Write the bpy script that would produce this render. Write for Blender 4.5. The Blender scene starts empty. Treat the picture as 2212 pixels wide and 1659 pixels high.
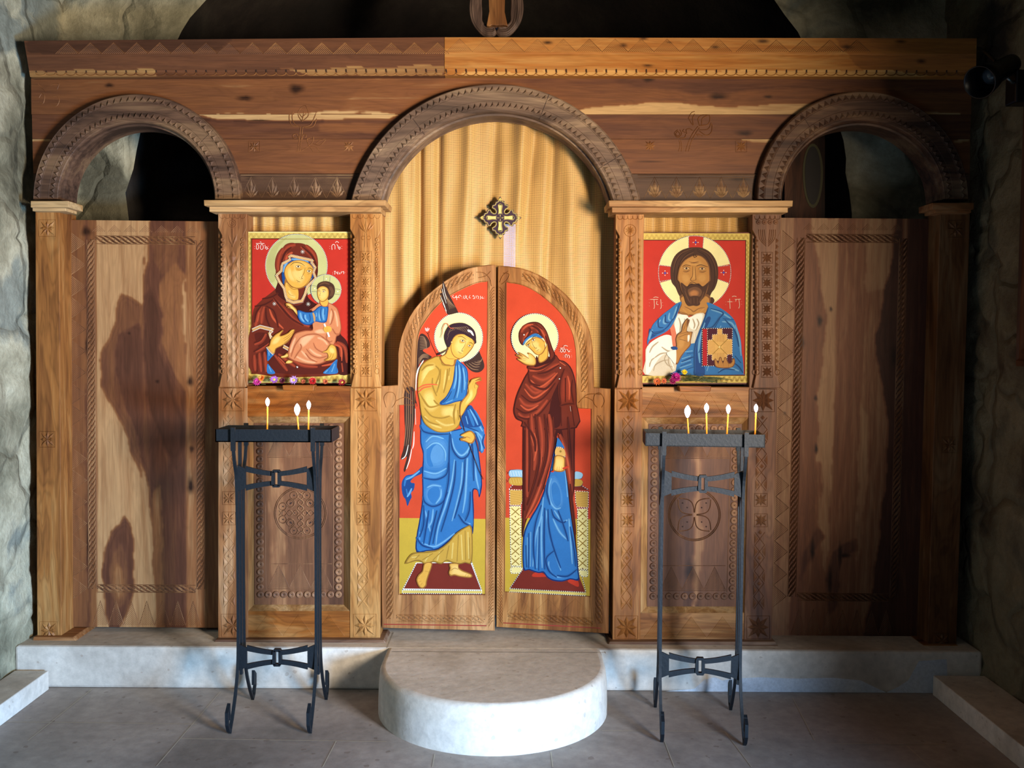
import bpy, bmesh, math, random
import numpy as np
from mathutils import Vector, Matrix, noise as mnoise
from mathutils.geometry import tessellate_polygon

# ------------------------------------------------------------------ camera, world, lights
SC = bpy.context.scene
COL = SC.collection
FPX = 2050.0                      # focal length in pixels of the 2212 px wide frame
CAM = Vector((0.0, -4.1, 1.499))
PITCH, ROLL = math.radians(2.64), math.radians(0.35)
CM = Matrix.Rotation(math.pi/2 - PITCH, 3, 'X') @ Matrix.Rotation(ROLL, 3, 'Z')
cd = bpy.data.cameras.new('camera'); cd.sensor_width = 36; cd.lens = 36*FPX/2212
cam = bpy.data.objects.new('camera', cd); COL.objects.link(cam)
cam.matrix_world = Matrix.Translation(CAM) @ CM.to_4x4()
cd.clip_start = .05
SC.camera = cam
SC.view_settings.view_transform = 'Standard'; SC.view_settings.look = 'None'
SC.view_settings.gamma = 1; SC.view_settings.use_curve_mapping = False
SC.view_settings.exposure = 0.0

W = bpy.data.worlds.new('world'); SC.world = W; W.use_nodes = True
W.node_tree.nodes['Background'].inputs[0].default_value = (.35, .45, .6, 1)
W.node_tree.nodes['Background'].inputs[1].default_value = .05

def area(name, loc, target, sx, sy, power, col, spread=180):
    l = bpy.data.lights.new(name, 'AREA'); l.shape = 'RECTANGLE'; l.size = sx; l.size_y = sy
    l.energy = power; l.color = col; l.spread = math.radians(spread)
    o = bpy.data.objects.new(name, l); COL.objects.link(o); o.location = loc
    d = Vector(target) - Vector(loc); o.rotation_euler = d.to_track_quat('-Z', 'Y').to_euler()
    return o
# daylight through the side doorway in the right wall (warm above, cool below)
area('doorway_light_upper', (1.95, -3.45, 1.50), (-.50, 0, 1.72), .5, .8, 51, (1.0, .84, .64), 66)
area('doorway_light_lower', (1.95, -3.40, .50), (-1.7, -1.0, .10), .7, .6, 118, (.32, .60, 1.0), 92)
# added dim cool fill light behind the camera, no window stands there
area('rear_fill_light', (-.9, -6.3, 2.4), (-.8, 0, .8), 1.2, 1.4, 7, (.80, .88, 1.0))
# ------------------------------------------------------------------ measuring
def ray(px, py):
    return (CM @ Vector(((px-1106)/FPX, -(py-829.5)/FPX, -1))).normalized()
def P(px, py, Y=0.0, sl=0.0, x0=0.0):
    """point seen at a photo position, standing on the upright plane y = Y + sl*(x-x0)"""
    d = ray(px, py)
    t = (Y + sl*(CAM.x-x0) - CAM.y)/(d.y - sl*d.x)
    return CAM + d*t
def Fz(px, py, z=0.0):
    d = ray(px, py); return CAM + d*((z-CAM.z)/d.z)

# ------------------------------------------------------------------ colour and materials
def lin(c):
    if isinstance(c, str):
        c = [int(c[i:i+2], 16)/255 for i in (1, 3, 5)]
    return tuple(x/12.92 if x <= .04045 else ((x+.055)/1.055)**2.4 for x in c)
def nt(name):
    m = bpy.data.materials.new(name); m.use_nodes = True
    t = m.node_tree; b = t.nodes['Principled BSDF']
    return m, t, b
class N:
    def __init__(s, t): s.t = t
    def n(s, typ, ins=None, **kw):
        q = s.t.nodes.new(typ)
        for k, v in kw.items(): setattr(q, k, v)
        for k, v in (ins or {}).items():
            if hasattr(v, 'is_output'): s.t.links.new(v, q.inputs[k])
            else: q.inputs[k].default_value = v
        return q
    def m(s, op, a, b=0.0, c=None, clamp=False):
        ins = {0: a, 1: b}
        if c is not None: ins[2] = c
        return s.n('ShaderNodeMath', ins, operation=op, use_clamp=clamp).outputs[0]
    def mixc(s, f, a, b):
        q = s.n('ShaderNodeMix', data_type='RGBA')
        for k, v in ((0, f), (6, a), (7, b)):
            if hasattr(v, 'is_output'): s.t.links.new(v, q.inputs[k])
            else: q.inputs[k].default_value = v
        return q.outputs[2]
    def ramp(s, f, stops):
        q = s.n('ShaderNodeValToRGB', {0: f}); e = q.color_ramp.elements
        while len(e) < len(stops): e.new(.5)
        for i, (p, c) in enumerate(stops):
            e[i].position = p; e[i].color = (*c, 1) if len(c) == 3 else c
        return q.outputs[0]
    def scale(s, v, f):
        return s.n('ShaderNodeVectorMath', {0: v, 3: f} if not hasattr(f, 'is_output') else {0: v, 3: f}, operation='SCALE').outputs[0]
    def noise(s, vec, sc, det=3, rough=.5, dist=0.):
        return s.n('ShaderNodeTexNoise', {'Vector': vec, 'Scale': sc, 'Detail': det, 'Roughness': rough, 'Distortion': dist}).outputs[0]
_mc = {}
def wood(light='#b98a5c', mid='#925f3a', dark='#5f3b26', axis='Z', seed=0., attr=False, rough=.5, big=1.0):
    key = ('wood', light, mid, dark, axis, seed, attr, rough, big)
    if key in _mc: return _mc[key]
    m, t, b = nt('carved_wood'); g = N(t)
    tc = g.n('ShaderNodeTexCoord').outputs['Object']
    def mp(along, cross):
        sc = (cross, cross, along) if axis == 'Z' else (along, cross, cross)
        return g.n('ShaderNodeMapping', {'Vector': tc, 'Location': (seed*3.7, seed*1.3, seed*2.1), 'Scale': sc}).outputs[0]
    A = g.noise(mp(.8*big, 5*big), 1.7, 3, .5, .7)
    B = g.noise(mp(4, 120), 2.2, 3, .6)
    Cn = g.noise(mp(1.6, 22), 2.0, 3, .55, .3)
    rings = g.m('SINE', g.m('MULTIPLY', A, 95))
    rings = g.m('POWER', g.m('MULTIPLY_ADD', rings, .5, .5), 2.0)
    fac = g.m('MULTIPLY_ADD', g.m('SUBTRACT', Cn, .5), .45, A)
    col = g.ramp(fac, [(.34, lin(light)), (.5, lin(mid)), (.68, lin(dark))])
    if attr:
        at = g.n('ShaderNodeAttribute', attribute_name='wood')
        sp = g.n('ShaderNodeSeparateColor', {0: at.outputs['Color']})
        h, r2, k = sp.outputs[0], sp.outputs[1], sp.outputs[2]
        hh = g.m('MULTIPLY_ADD', g.m('SUBTRACT', Cn, .5), .5, h)
        col = g.ramp(hh, [(.06, lin(light)), (.30, lin(mid)), (.62, lin(dark)), (.95, tuple(x*.48 for x in lin(dark)))])
        w2 = g.m('SINE', g.m('ADD', g.m('MULTIPLY', r2, 60), g.m('MULTIPLY', A, 16)))
        w2 = g.m('MULTIPLY', g.m('POWER', g.m('MULTIPLY_ADD', w2, .5, .5), 2.5), g.m('MULTIPLY_ADD', h, .45, .08))
        rings = g.m('ADD', g.m('MULTIPLY', rings, .4), g.m('MULTIPLY', w2, 1.3))
        col = g.mixc(g.m('MULTIPLY', k, g.m('MULTIPLY_ADD', B, 1.0, .45), clamp=True), col, (*[x*.25 for x in lin(dark)], 1))
    s1 = g.m('SUBTRACT', 1.0, g.m('MULTIPLY', rings, .22))
    s2 = g.m('MULTIPLY_ADD', B, .5, .60)
    col = g.scale(col, g.m('MULTIPLY', s1, s2))
    hs = g.n('ShaderNodeHueSaturation', {'Saturation': 1.03, 'Value': .90, 'Color': col})
    t.links.new(hs.outputs[0], b.inputs['Base Color'])
    b.inputs['Roughness'].default_value = rough
    b.inputs['Specular IOR Level'].default_value = .2
    bp = g.n('ShaderNodeBump', {'Height': B, 'Strength': .12, 'Distance': .002})
    t.links.new(bp.outputs[0], b.inputs['Normal'])
    _mc[key] = m; return m
def plain(name, c, rough=.5, metal=0., emit=None, es=0., bump=0., bs=60, var=0.):
    key = (name, str(c), rough, metal, es)
    if key in _mc: return _mc[key]
    m, t, b = nt(name); g = N(t)
    b.inputs['Base Color'].default_value = (*lin(c), 1)
    b.inputs['Roughness'].default_value = rough; b.inputs['Metallic'].default_value = metal
    tc = g.n('ShaderNodeTexCoord').outputs['Object']
    nn = g.noise(tc, bs, 4, .6)
    v = var or .12
    t.links.new(g.scale(g.n('ShaderNodeRGB').outputs[0], g.m('MULTIPLY_ADD', nn, 2*v, 1-v)), b.inputs['Base Color'])
    t.nodes['Color' if 'Color' in t.nodes else 'RGB'].outputs[0].default_value = (*lin(c), 1)
    if emit: b.inputs['Emission Color'].default_value = (*lin(emit), 1); b.inputs['Emission Strength'].default_value = es
    if bump:
        bp = g.n('ShaderNodeBump', {'Height': nn, 'Strength': bump, 'Distance': .01}); t.links.new(bp.outputs[0], b.inputs['Normal'])
    _mc[key] = m; return m
def stone(name, cols, sc=3., bump=.6, stains=None, rough=.85, seed=0, crack=.0):
    m, t, b = nt(name); g = N(t)
    tc = g.n('ShaderNodeMapping', {'Vector': g.n('ShaderNodeTexCoord').outputs['Object'], 'Location': (seed, seed*2, seed*.7)}).outputs[0]
    A = g.noise(tc, sc, 5, .6, .4); B = g.noise(tc, sc*14, 4, .65); C2 = g.noise(tc, sc*.55, 2, .5, .2)
    col = g.ramp(g.m('MULTIPLY_ADD', g.m('SUBTRACT', C2, .5), .9, A), [(.3+.4*i/(len(cols)-1), lin(c)) for i, c in enumerate(cols)])
    col = g.scale(col, g.m('MULTIPLY_ADD', B, .7, .65))
    hgt = g.m('MULTIPLY_ADD', A, .8, g.m('MULTIPLY', B, .35))
    if crack:
        v = g.n('ShaderNodeTexVoronoi', {'Vector': g.n('ShaderNodeVectorMath', {0: tc, 1: g.scale(g.n('ShaderNodeTexNoise', {'Vector': tc, 'Scale': 4.}).outputs[1], .25)}, operation='ADD').outputs[0], 'Scale': crack}, feature='DISTANCE_TO_EDGE').outputs[0]
        e = g.m('SUBTRACT', 1., g.m('MULTIPLY', v, 14., clamp=True))
        col = g.mixc(g.m('MULTIPLY', e, .35), col, (*lin(cols[0]), 1))
        hgt = g.m('SUBTRACT', hgt, g.m('MULTIPLY', e, .5))
    if stains:
        S = g.n('ShaderNodeTexVoronoi', {'Vector': tc, 'Scale': stains[1]}, feature='F1').outputs[0]
        S2 = g.noise(tc, stains[1]*1.5, 2)
        f = g.m('LESS_THAN', g.m('MULTIPLY_ADD', g.m('SUBTRACT', .5, S2), .9, S), .06)
        col = g.mixc(g.m('MULTIPLY', f, .38), col, (*lin(stains[0]), 1))
    t.links.new(col, b.inputs['Base Color']); b.inputs['Roughness'].default_value = rough
    b.inputs['Specular IOR Level'].default_value = .3
    bp = g.n('ShaderNodeBump', {'Height': hgt, 'Strength': bump, 'Distance': .03}); t.links.new(bp.outputs[0], b.inputs['Normal'])
    return m
def vcol(name='painted_surface', rough=.42, bump=.0):
    key = (name, rough)
    if key in _mc: return _mc[key]
    m, t, b = nt(name); g = N(t)
    at = g.n('ShaderNodeAttribute', attribute_name='paint').outputs['Color']
    nn = g.noise(g.n('ShaderNodeTexCoord').outputs['Object'], 260, 2)
    n2 = g.noise(g.n('ShaderNodeTexCoord').outputs['Object'], 14, 3)
    t.links.new(g.scale(at, g.m('MULTIPLY', g.m('MULTIPLY_ADD', nn, .2, .9), g.m('MULTIPLY_ADD', n2, .20, .60))), b.inputs['Base Color'])
    b.inputs['Roughness'].default_value = .6; b.inputs['Specular IOR Level'].default_value = .10
    _mc[key] = m; return m

# ------------------------------------------------------------------ objects
def tag(o, label=None, cat=None, group=None, kind=None):
    if label: o['label'] = label
    if cat: o['category'] = cat
    if group: o['group'] = group
    if kind: o['kind'] = kind
    return o
def thing(name, label, cat, loc=(0, 0, 0), group=None, rz=0.):
    o = bpy.data.objects.new(name, None); COL.objects.link(o); o.empty_display_size = .05
    o.location = loc; o.rotation_euler = (0, 0, rz)
    return tag(o, label, cat, group)
def crsp(pts, closed=True, n=4):
    """smooth curve through points"""
    L = len(pts); out = []
    rng = range(L if closed else L-1)
    for i in rng:
        if closed: p0, p1, p2, p3 = pts[i-1], pts[i], pts[(i+1) % L], pts[(i+2) % L]
        else: p0, p1, p2, p3 = pts[max(i-1, 0)], pts[i], pts[i+1], pts[min(i+2, L-1)]
        for k in range(n):
            t = k/n
            out.append(tuple(.5*((2*b)+(-a+c)*t+(2*a-5*b+4*c-d)*t*t+(-a+3*b-3*c+d)*t**3) for a, b, c, d in zip(p0, p1, p2, p3)))
    if not closed: out.append(tuple(pts[-1]))
    return out
class MB:
    def __init__(s): s.v = []; s.f = []; s.mi = []; s.c = None; s.sm = []
    def add(s, vs, fs, mi=0, sm=False):
        o = len(s.v); s.v.extend([tuple(v) for v in vs])
        for f in fs: s.f.append([i+o for i in f]); s.mi.append(mi); s.sm.append(sm)
    def prism(s, front, back, mi=0):
        n = len(front); vs = list(front)+list(back)
        tr = tessellate_polygon([[Vector(p) for p in front]]) if n > 4 else [tuple(range(n))]
        fs = []
        nrm = Vector((0, 0, 0))
        for i in range(n):
            a, b = Vector(front[i]), Vector(front[(i+1) % n]); nrm += a.cross(b)
        ctr = sum((Vector(p) for p in back), Vector())/n - sum((Vector(p) for p in front), Vector())/n
        flip = nrm.dot(ctr) > 0
        for f in tr:
            f = list(f)
            a, b, c = (Vector(front[f[i]]) for i in range(3))
            nn = (b-a).cross(c-a)
            if nn.dot(ctr) > 0: f = f[::-1]
            fs.append(f); fs.append([i+n for i in f[::-1]])
        for i in range(n):
            j = (i+1) % n
            q = [i, i+n, j+n, j]
            if flip: q = q[::-1]
            fs.append(q)
        s.add(vs, fs, mi)
    def quad(s, q, Yf, Yb, mi=0, sl=0., x0=0.):
        """board from four photo corners (tl, tr, br, bl): front at Yf, back at Yb"""
        fr = [P(x, y, Yf, sl, x0) for x, y in q]
        s.prism(fr, [Vector((p.x, p.y+(Yb-Yf), p.z)) for p in fr], mi)
    def rect(s, x0, y0, x1, y1, Yf, Yb, mi=0):
        s.quad([(x0, y0), (x1, y0), (x1, y1), (x0, y1)], Yf, Yb, mi)
    def outline(s, pts, Yf, Yb, mi=0, sl=0., x0=0.):
        fr = [P(x, y, Yf, sl, x0) for x, y in pts]
        s.prism(fr, [Vector((p.x, p.y+(Yb-Yf), p.z)) for p in fr], mi)
    def box(s, a, b, mi=0):
        x0, y0, z0 = a; x1, y1, z1 = b
        s.add([(x0,y0,z0),(x1,y0,z0),(x1,y1,z0),(x0,y1,z0),(x0,y0,z1),(x1,y0,z1),(x1,y1,z1),(x0,y1,z1)],
              [[0,3,2,1],[4,5,6,7],[0,1,5,4],[1,2,6,5],[2,3,7,6],[3,0,4,7]], mi)
    def tube(s, pts, r, seg=8, mi=0, closed=False):
        pts = [Vector(p) for p in pts]; n = len(pts)
        rs = r if isinstance(r, (list, tuple)) else [r]*n
        vs = []; up = Vector((.13, .21, .97)).normalized()
        pu = None
        for i, p in enumerate(pts):
            d = (pts[min(i+1, n-1)]-pts[max(i-1, 0)])
            if closed: d = pts[(i+1) % n]-pts[i-1]
            d.normalize()
            u = (pu if pu is not None else (up if abs(d.dot(up)) < .9 else Vector((1, 0, 0))))
            u = (u-d*u.dot(d)).normalized(); pu = u; w = d.cross(u)
            for k in range(seg):
                a = 2*math.pi*k/seg; vs.append(p+(u*math.cos(a)+w*math.sin(a))*rs[i])
        fs = []
        for i in range(n if closed else n-1):
            for k in range(seg):
                a = i*seg+k; b = i*seg+(k+1) % seg; j = (i+1) % n
                fs.append([a, b, j*seg+(k+1) % seg, j*seg+k])
        if not closed: fs.append(list(range(seg))[::-1]); fs.append([(n-1)*seg+k for k in range(seg)])
        s.add(vs, fs, mi, True)
    def lathe(s, ctr, axis, prof, seg=16, mi=0, sm=True):
        ctr = Vector(ctr); axis = Vector(axis).normalized()
        u = axis.orthogonal().normalized(); w = axis.cross(u); vs = []; fs = []
        for (r, h) in prof:
            for k in range(seg):
                a = 2*math.pi*k/seg; vs.append(ctr+axis*h+(u*math.cos(a)+w*math.sin(a))*r)
        for i in range(len(prof)-1):
            for k in range(seg):
                fs.append([i*seg+k, i*seg+(k+1) % seg, (i+1)*seg+(k+1) % seg, (i+1)*seg+k])
        s.add(vs, fs, mi, sm)
    def build(s, name, mats, parent=None, bevel=0., loc=None):
        if not isinstance(mats, (list, tuple)): mats = [mats]
        me = bpy.data.meshes.new(name)
        L = Vector((0, 0, 0))
        if parent is not None:
            q = parent
            while q is not None: L = L + q.location; q = q.parent
        elif loc is not None: L = Vector(loc)
        if parent is not None and (parent.rotation_euler.z != 0 or getattr(s, 'local', False)): L = Vector((0, 0, 0))
        me.from_pydata([(v[0]-L.x, v[1]-L.y, v[2]-L.z) for v in s.v], [], s.f)
        for m in mats: me.materials.append(m)
        me.polygons.foreach_set('material_index', s.mi)
        me.polygons.foreach_set('use_smooth', s.sm)
        if s.c is not None:
            a = me.color_attributes.new('paint', 'FLOAT_COLOR', 'CORNER')
            buf = np.ones((len(me.loops), 4), dtype=np.float32); i = 0
            for f, c in zip(s.f, s.c):
                buf[i:i+len(f), :3] = c; i += len(f)
            a.data.foreach_set('color', buf.ravel())
        me.update()
        o = bpy.data.objects.new(name, me); COL.objects.link(o)
        if parent is not None: o.parent = parent
        elif loc is not None: o.location = loc
        if bevel:
            b = o.modifiers.new('bevel', 'BEVEL'); b.width = bevel; b.segments = 2; b.limit_method = 'ANGLE'; b.angle_limit = math.radians(35)
        return o

# carved relief, all on an upright plane (Y, sl, x0)
class Relief(MB):
    def __init__(s, Y=0., sl=0., x0=0.):
        super().__init__(); s.pl = (Y, sl, x0)
        s.nv = Vector((sl, -1, 0)).normalized()
    def p(s, x, y, h=0.): return P(x, y, *s.pl) + s.nv*h
    def ridge(s, pts, w=1.6, h=.0012, closed=False, mi=0, base=-.0006):
        """low tent-shaped moulding along photo points; w in photo px"""
        n = len(pts); vs = []
        for i in range(n):
            a = pts[(i-1) % n] if (closed or i) else pts[0]; b = pts[(i+1) % n] if (closed or i < n-1) else pts[-1]
            dx, dy = b[0]-a[0], b[1]-a[1]; L = math.hypot(dx, dy) or 1
            ox, oy = -dy/L*w/2, dx/L*w/2; x, y = pts[i]
            vs += [s.p(x+ox, y+oy, base), s.p(x, y, h), s.p(x-ox, y-oy, base)]
        fs = []
        for i in range(n if closed else n-1):
            j = (i+1) % n
            fs += [[3*i, 3*j, 3*j+1, 3*i+1], [3*i+1, 3*j+1, 3*j+2, 3*i+2]]
        s.add(vs, fs, mi)
    def pyr(s, pts, h, mi=0, apex=None):
        cx = sum(p[0] for p in pts)/len(pts); cy = sum(p[1] for p in pts)/len(pts)
        if apex: cx, cy = apex
        vs = [s.p(x, y, 0.0) for x, y in pts]+[s.p(cx, cy, h)]
        n = len(pts); s.add(vs, [[i, (i+1) % n, n] for i in range(n)], mi)
    def leaf(s, a, b, w, h=.004, mi=0):
        """kite shaped petal from a to b"""
        dx, dy = b[0]-a[0], b[1]-a[1]; L = math.hypot(dx, dy); ox, oy = -dy/L*w/2, dx/L*w/2
        mx, my = a[0]+dx*.55, a[1]+dy*.55
        vs = [s.p(*a, -.0004), s.p(mx+ox, my+oy, -.0004), s.p(*b, -.0004), s.p(mx-ox, my-oy, -.0004), s.p(a[0]+dx*.35, a[1]+dy*.35, h)]
        s.add(vs, [[0, 1, 4], [1, 2, 4], [2, 3, 4], [3, 0, 4]], mi)
    def star(s, cx, cy, r, h=.006, frame=True, mi=0):
        if frame:
            q = [(cx-r, cy-r), (cx+r, cy-r), (cx+r, cy+r), (cx-r, cy+r)]
            s.ridge(q, 1.6, .002, True, mi)
        for k in range(8):
            a = k*math.pi/4; R = r*.96 if k % 2 == 0 else r*1.22
            tip = (cx+R*math.cos(a), cy+R*math.sin(a))
            b1 = (cx+r*.55*math.cos(a-.39), cy+r*.55*math.sin(a-.39)); b2 = (cx+r*.55*math.cos(a+.39), cy+r*.55*math.sin(a+.39))
            vs = [s.p(cx, cy, h*.25), s.p(*b1, 0), s.p(*tip, 0), s.p(*b2, 0), s.p(cx+r*.5*math.cos(a), cy+r*.5*math.sin(a), h)]
            s.add(vs, [[0, 1, 4], [1, 2, 4], [2, 3, 4], [3, 0, 4]], mi)
    def dot(s, x, y, r, mi=1, h=.0008, seg=8, asp=1.):
        s.add([s.p(x+r*math.cos(2*math.pi*k/seg), y+r*asp*math.sin(2*math.pi*k/seg), h) for k in range(seg)], [list(range(seg))], mi)
    def coin(s, x, y, r, h=.007, mi=0):
        seg = 16; prof = [(1., 0), (.96, .6), (.75, 1.), (.45, .85), (.2, .35), (.0, .25)]
        vs = []; fs = []
        for (rr, hh) in prof:
            for k in range(seg):
                a = 2*math.pi*k/seg; vs.append(s.p(x+r*rr*math.cos(a), y+r*rr*math.sin(a), h*hh))
        for i in range(len(prof)-1):
            for k in range(seg): fs.append([i*seg+k, i*seg+(k+1) % seg, (i+1)*seg+(k+1) % seg, (i+1)*seg+k])
        s.add(vs, fs, mi, True); s.dot(x, y, r*.15, 1, h*.45)
    def braid(s, path, w=11., pitch=12.5, n=None, strands=(-2.2, 0., 2.2), flip=1):
        """two-strand guilloche along a path of photo points, w = half width"""
        seglen = [math.dist(path[i], path[i+1]) for i in range(len(path)-1)]; T = sum(seglen)
        u = n or max(2, round(T/pitch)); pit = T/u
        def at(d):
            d = max(0., min(T, d)); i = 0
            while i < len(seglen)-1 and d > seglen[i]: d -= seglen[i]; i += 1
            t = d/seglen[i]; a, b = path[i], path[i+1]
            dx, dy = (b[0]-a[0])/seglen[i], (b[1]-a[1])/seglen[i]
            return a[0]+dx*seglen[i]*t, a[1]+dy*seglen[i]*t, -dy, dx
        for k in range(u):
            d0 = (k+.5)*pit
            for st in strands:     # S shaped strap crossing from edge to edge
                pts = []
                for j in range(9):
                    t = -1+j/4.; off = flip*w*.78*math.sin(t*math.pi/2); dd = d0+t*pit*.95+st*.9
                    x, y, nx, ny = at(dd); pts.append((x+nx*off, y+ny*off))
                s.ridge(pts, 2.0, .0034)
        for k in range(u+1):
            x, y, nx, ny = at(k*pit); s.dot(x, y, 1.05, 1, .0006, 6)
        for sd in (-1, 1):
            pts = []
            M = max(2, len(path))
            for j in range(M*2+1):
                x, y, nx, ny = at(T*j/(M*2)); pts.append((x+nx*w*sd, y+ny*w*sd))
            s.ridge(pts, 1.6, .0018)
    def hatch(s, tri, ang, gap=3.6, w=1.5, h=.0009):
        gap *= .74; w *= .8; h *= .45
        """parallel chisel lines inside a convex polygon"""
        dx, dy = math.cos(ang), math.sin(ang); nx, ny = -dy, dx
        pr = [p[0]*nx+p[1]*ny for p in tri]; d = min(pr)+gap
        while d < max(pr):
            hit = []
            for i in range(len(tri)):
                a, b = tri[i], tri[(i+1) % len(tri)]; da, db = a[0]*nx+a[1]*ny-d, b[0]*nx+b[1]*ny-d
                if da*db < 0: t = da/(da-db); hit.append((a[0]+(b[0]-a[0])*t, a[1]+(b[1]-a[1])*t))
            if len(hit) == 2 and math.dist(*hit) > 3: s.ridge(hit, w, h)
            d += gap
    def zig(s, x0, y0, x1, y1, n, gap=3.8, diag=True):
        """band of hatched triangles between two horizontals"""
        st = (x1-x0)/n
        for i in range(n):
            a, b, c = (x0+i*st, y1), (x0+(i+.5)*st, y0), (x0+(i+1)*st, y1)
            s.ridge([a, b, c], 1.4, .0007)
            s.hatch([a, b, c], -.8, gap)
            if diag and i < n-1: s.hatch([b, c, (x0+(i+1.5)*st, y0)], .8, gap)
HOLE_SHADE = plain('hollow_shade', '#2a1710', .9)  # flat dark faces: shade of drilled holes put into colour; joint lines too
# ------------------------------------------------------------------ the setting
M_wall = stone('rough_stone', ['#55503f', '#7d7862', '#9a937a', '#b3ac92', '#85877a'], 2.6, .7, None, .9, 3, 2.6)
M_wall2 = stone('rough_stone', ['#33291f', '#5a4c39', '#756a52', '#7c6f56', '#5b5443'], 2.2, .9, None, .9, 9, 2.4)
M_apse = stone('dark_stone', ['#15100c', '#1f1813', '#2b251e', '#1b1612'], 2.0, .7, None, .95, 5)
M_floor = stone('floor_stone', ['#80766e', '#968b83', '#a89c93', '#9b9088'], 1.8, .08, ('#5a4334', 17.), .6, 2)
M_step = stone('pale_stone', ['#b3a89b', '#cabfb1', '#ddd4c8', '#d0c6b8'], 2.0, .10, ('#8d7562', 21.), .65, 7)
M_mortar = plain('pale_mortar', '#b9ac98', .8)

def wallgrid(name, o, u, v, nu, nv, nrm, amp, mat, keep=None, seed=0., kind='structure'):
    o, u, v, nrm = Vector(o), Vector(u), Vector(v), Vector(nrm)
    vs = []
    for j in range(nv+1):
        for i in range(nu+1):
            p = o+u*(i/nu)+v*(j/nv)
            q = p*2.3+Vector((seed, seed, seed))
            d, pts = mnoise.voronoi(Vector((q.x*1.3, q.y*1.3, q.z*2.1)))
            e = min(1., (d[1]-d[0])*5)
            h = e*.55+mnoise.fractal(p*3+Vector((seed, 0, 0)), .8, 2.1, 4)*.35+mnoise.noise(p*17)*.1
            vs.append(p+nrm*(h*amp))
    m = MB(); fs = []
    for j in range(nv):
        for i in range(nu):
            if keep:
                c = o+u*((i+.5)/nu)+v*((j+.5)/nv)
                if not keep(c): continue
            a = j*(nu+1)+i; fs.append([a, a+1, a+nu+2, a+nu+1])
    m.add(vs, fs, 0, True)
    return tag(m.build(name, mat), kind=kind)
# floor
m = MB(); m.box((-2.2, -6.7, -.05), (2.1, 2.3, 0))
def strip(a, b, w=.0035, z=.0012):
    a = Fz(*a); b = Fz(*b); d = (b-a).normalized(); n = Vector((-d.y, d.x, 0))*w/2; zz = Vector((0, 0, z))
    m.add([a+n+zz, a-n+zz, b-n+zz, b+n+zz], [[0, 1, 2, 3]], 1)
for a, b in [((199, 1489), (60, 1601)), ((476, 1495), (338, 1656)), ((0, 1560), (425, 1565)), ((390, 1596), (836, 1603)),
             ((726, 1602), (697, 1658)), ((939, 1630), (934, 1658)), ((1190, 1625), (1194, 1658)), ((1300, 1579), (1566, 1581)),
             ((1436, 1603), (1457, 1658)), ((1566, 1581), (1624, 1658)), ((1790, 1607), (2040, 1609)), ((1712, 1507), (1760, 1600)), ((1960, 1612), (2010, 1658))]:
    strip(a, b)
tag(m.build('floor', [M_floor, M_mortar]), kind='structure')
# raised stone platform under the screen
m = MB(); m.box((-2.12, -.10, 0), (2.02, 2.2, .181))
for pts in ([(1437, 1500), (1450, 1492), (1500, 1488), (1522, 1468), (1545, 1463), (1560, 1470), (1585, 1466), (1640, 1463), (1720, 1466), (1800, 1464), (1860, 1470), (1895, 1487), (1915, 1496), (1940, 1484), (1962, 1470), (1985, 1428), (2045, 1424), (2048, 1503)],):
    q_ = [P(x, y, -.101) for x, y in pts]; m.add([Vector((v.x, -.1006, max(.001, min(v.z, .165)))) for v in q_], [list(f) for f in tessellate_polygon([[Vector((v.x, v.z, 0)) for v in q_]])], 1)
tag(m.build('trim_1', [M_step, stone('lime_bloom', ['#a9aeb8', '#c9cfd8', '#d8dce2'], 5., .1, None, .8, 4)], bevel=.012), 'long low stone platform under the wooden screen', kind='structure')
m = MB()
for a, b in [((846, 1408), (1306, 1410)), ((850, 1366), (836, 1400)), ((832, 1368), (850, 1369)), ((1308, 1412), (1306, 1408))]:
    a = Fz(*a, .181); b = Fz(*b, .181); d = (b-a).normalized(); n = Vector((-d.y, d.x, 0))*.0018; zz = Vector((0, 0, .001))
    m.add([a+n+zz, a-n+zz, b-n+zz, b+n+zz], [[0, 1, 2, 3]])
tag(m.build('trim_2', M_mortar), 'thin mortar joint between platform and round step', kind='structure')
# side walls, back wall with the arch, apse
R_ = wallgrid('wall_left', (-2.125, -6.7, 0), (0, 7.15, 0), (0, 0, 3.9), 260, 150, (1, 0, 0), .032, M_wall, None, 1.)
def kr(c): return not (-3.95 < c.y < -2.95 and c.z < 2.1)
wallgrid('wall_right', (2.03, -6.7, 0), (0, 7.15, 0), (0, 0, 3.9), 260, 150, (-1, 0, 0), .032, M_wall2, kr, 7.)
AC, AR, AZ = -.11, 1.70, 2.04
bd_ = [(AC-AR, AZ*k/10) for k in range(10)]+[(AC-AR*math.cos(math.pi*k/60), AZ+AR*math.sin(math.pi*k/60)) for k in range(61)]+[(AC+AR, AZ*(9-k)/10) for k in range(10)]
def outer_pt(x, z):
    if z <= AZ: return (-2.3 if x < AC else 2.2, z)
    dx, dz = x-AC, z-AZ; k = min((2.3 if dx < 0 else 2.4)/max(abs(dx), 1e-3), 2.3/max(dz, 1e-3)); return (AC+dx*k, AZ+dz*k)
m = MB(); vs = []; NB = 36
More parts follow.
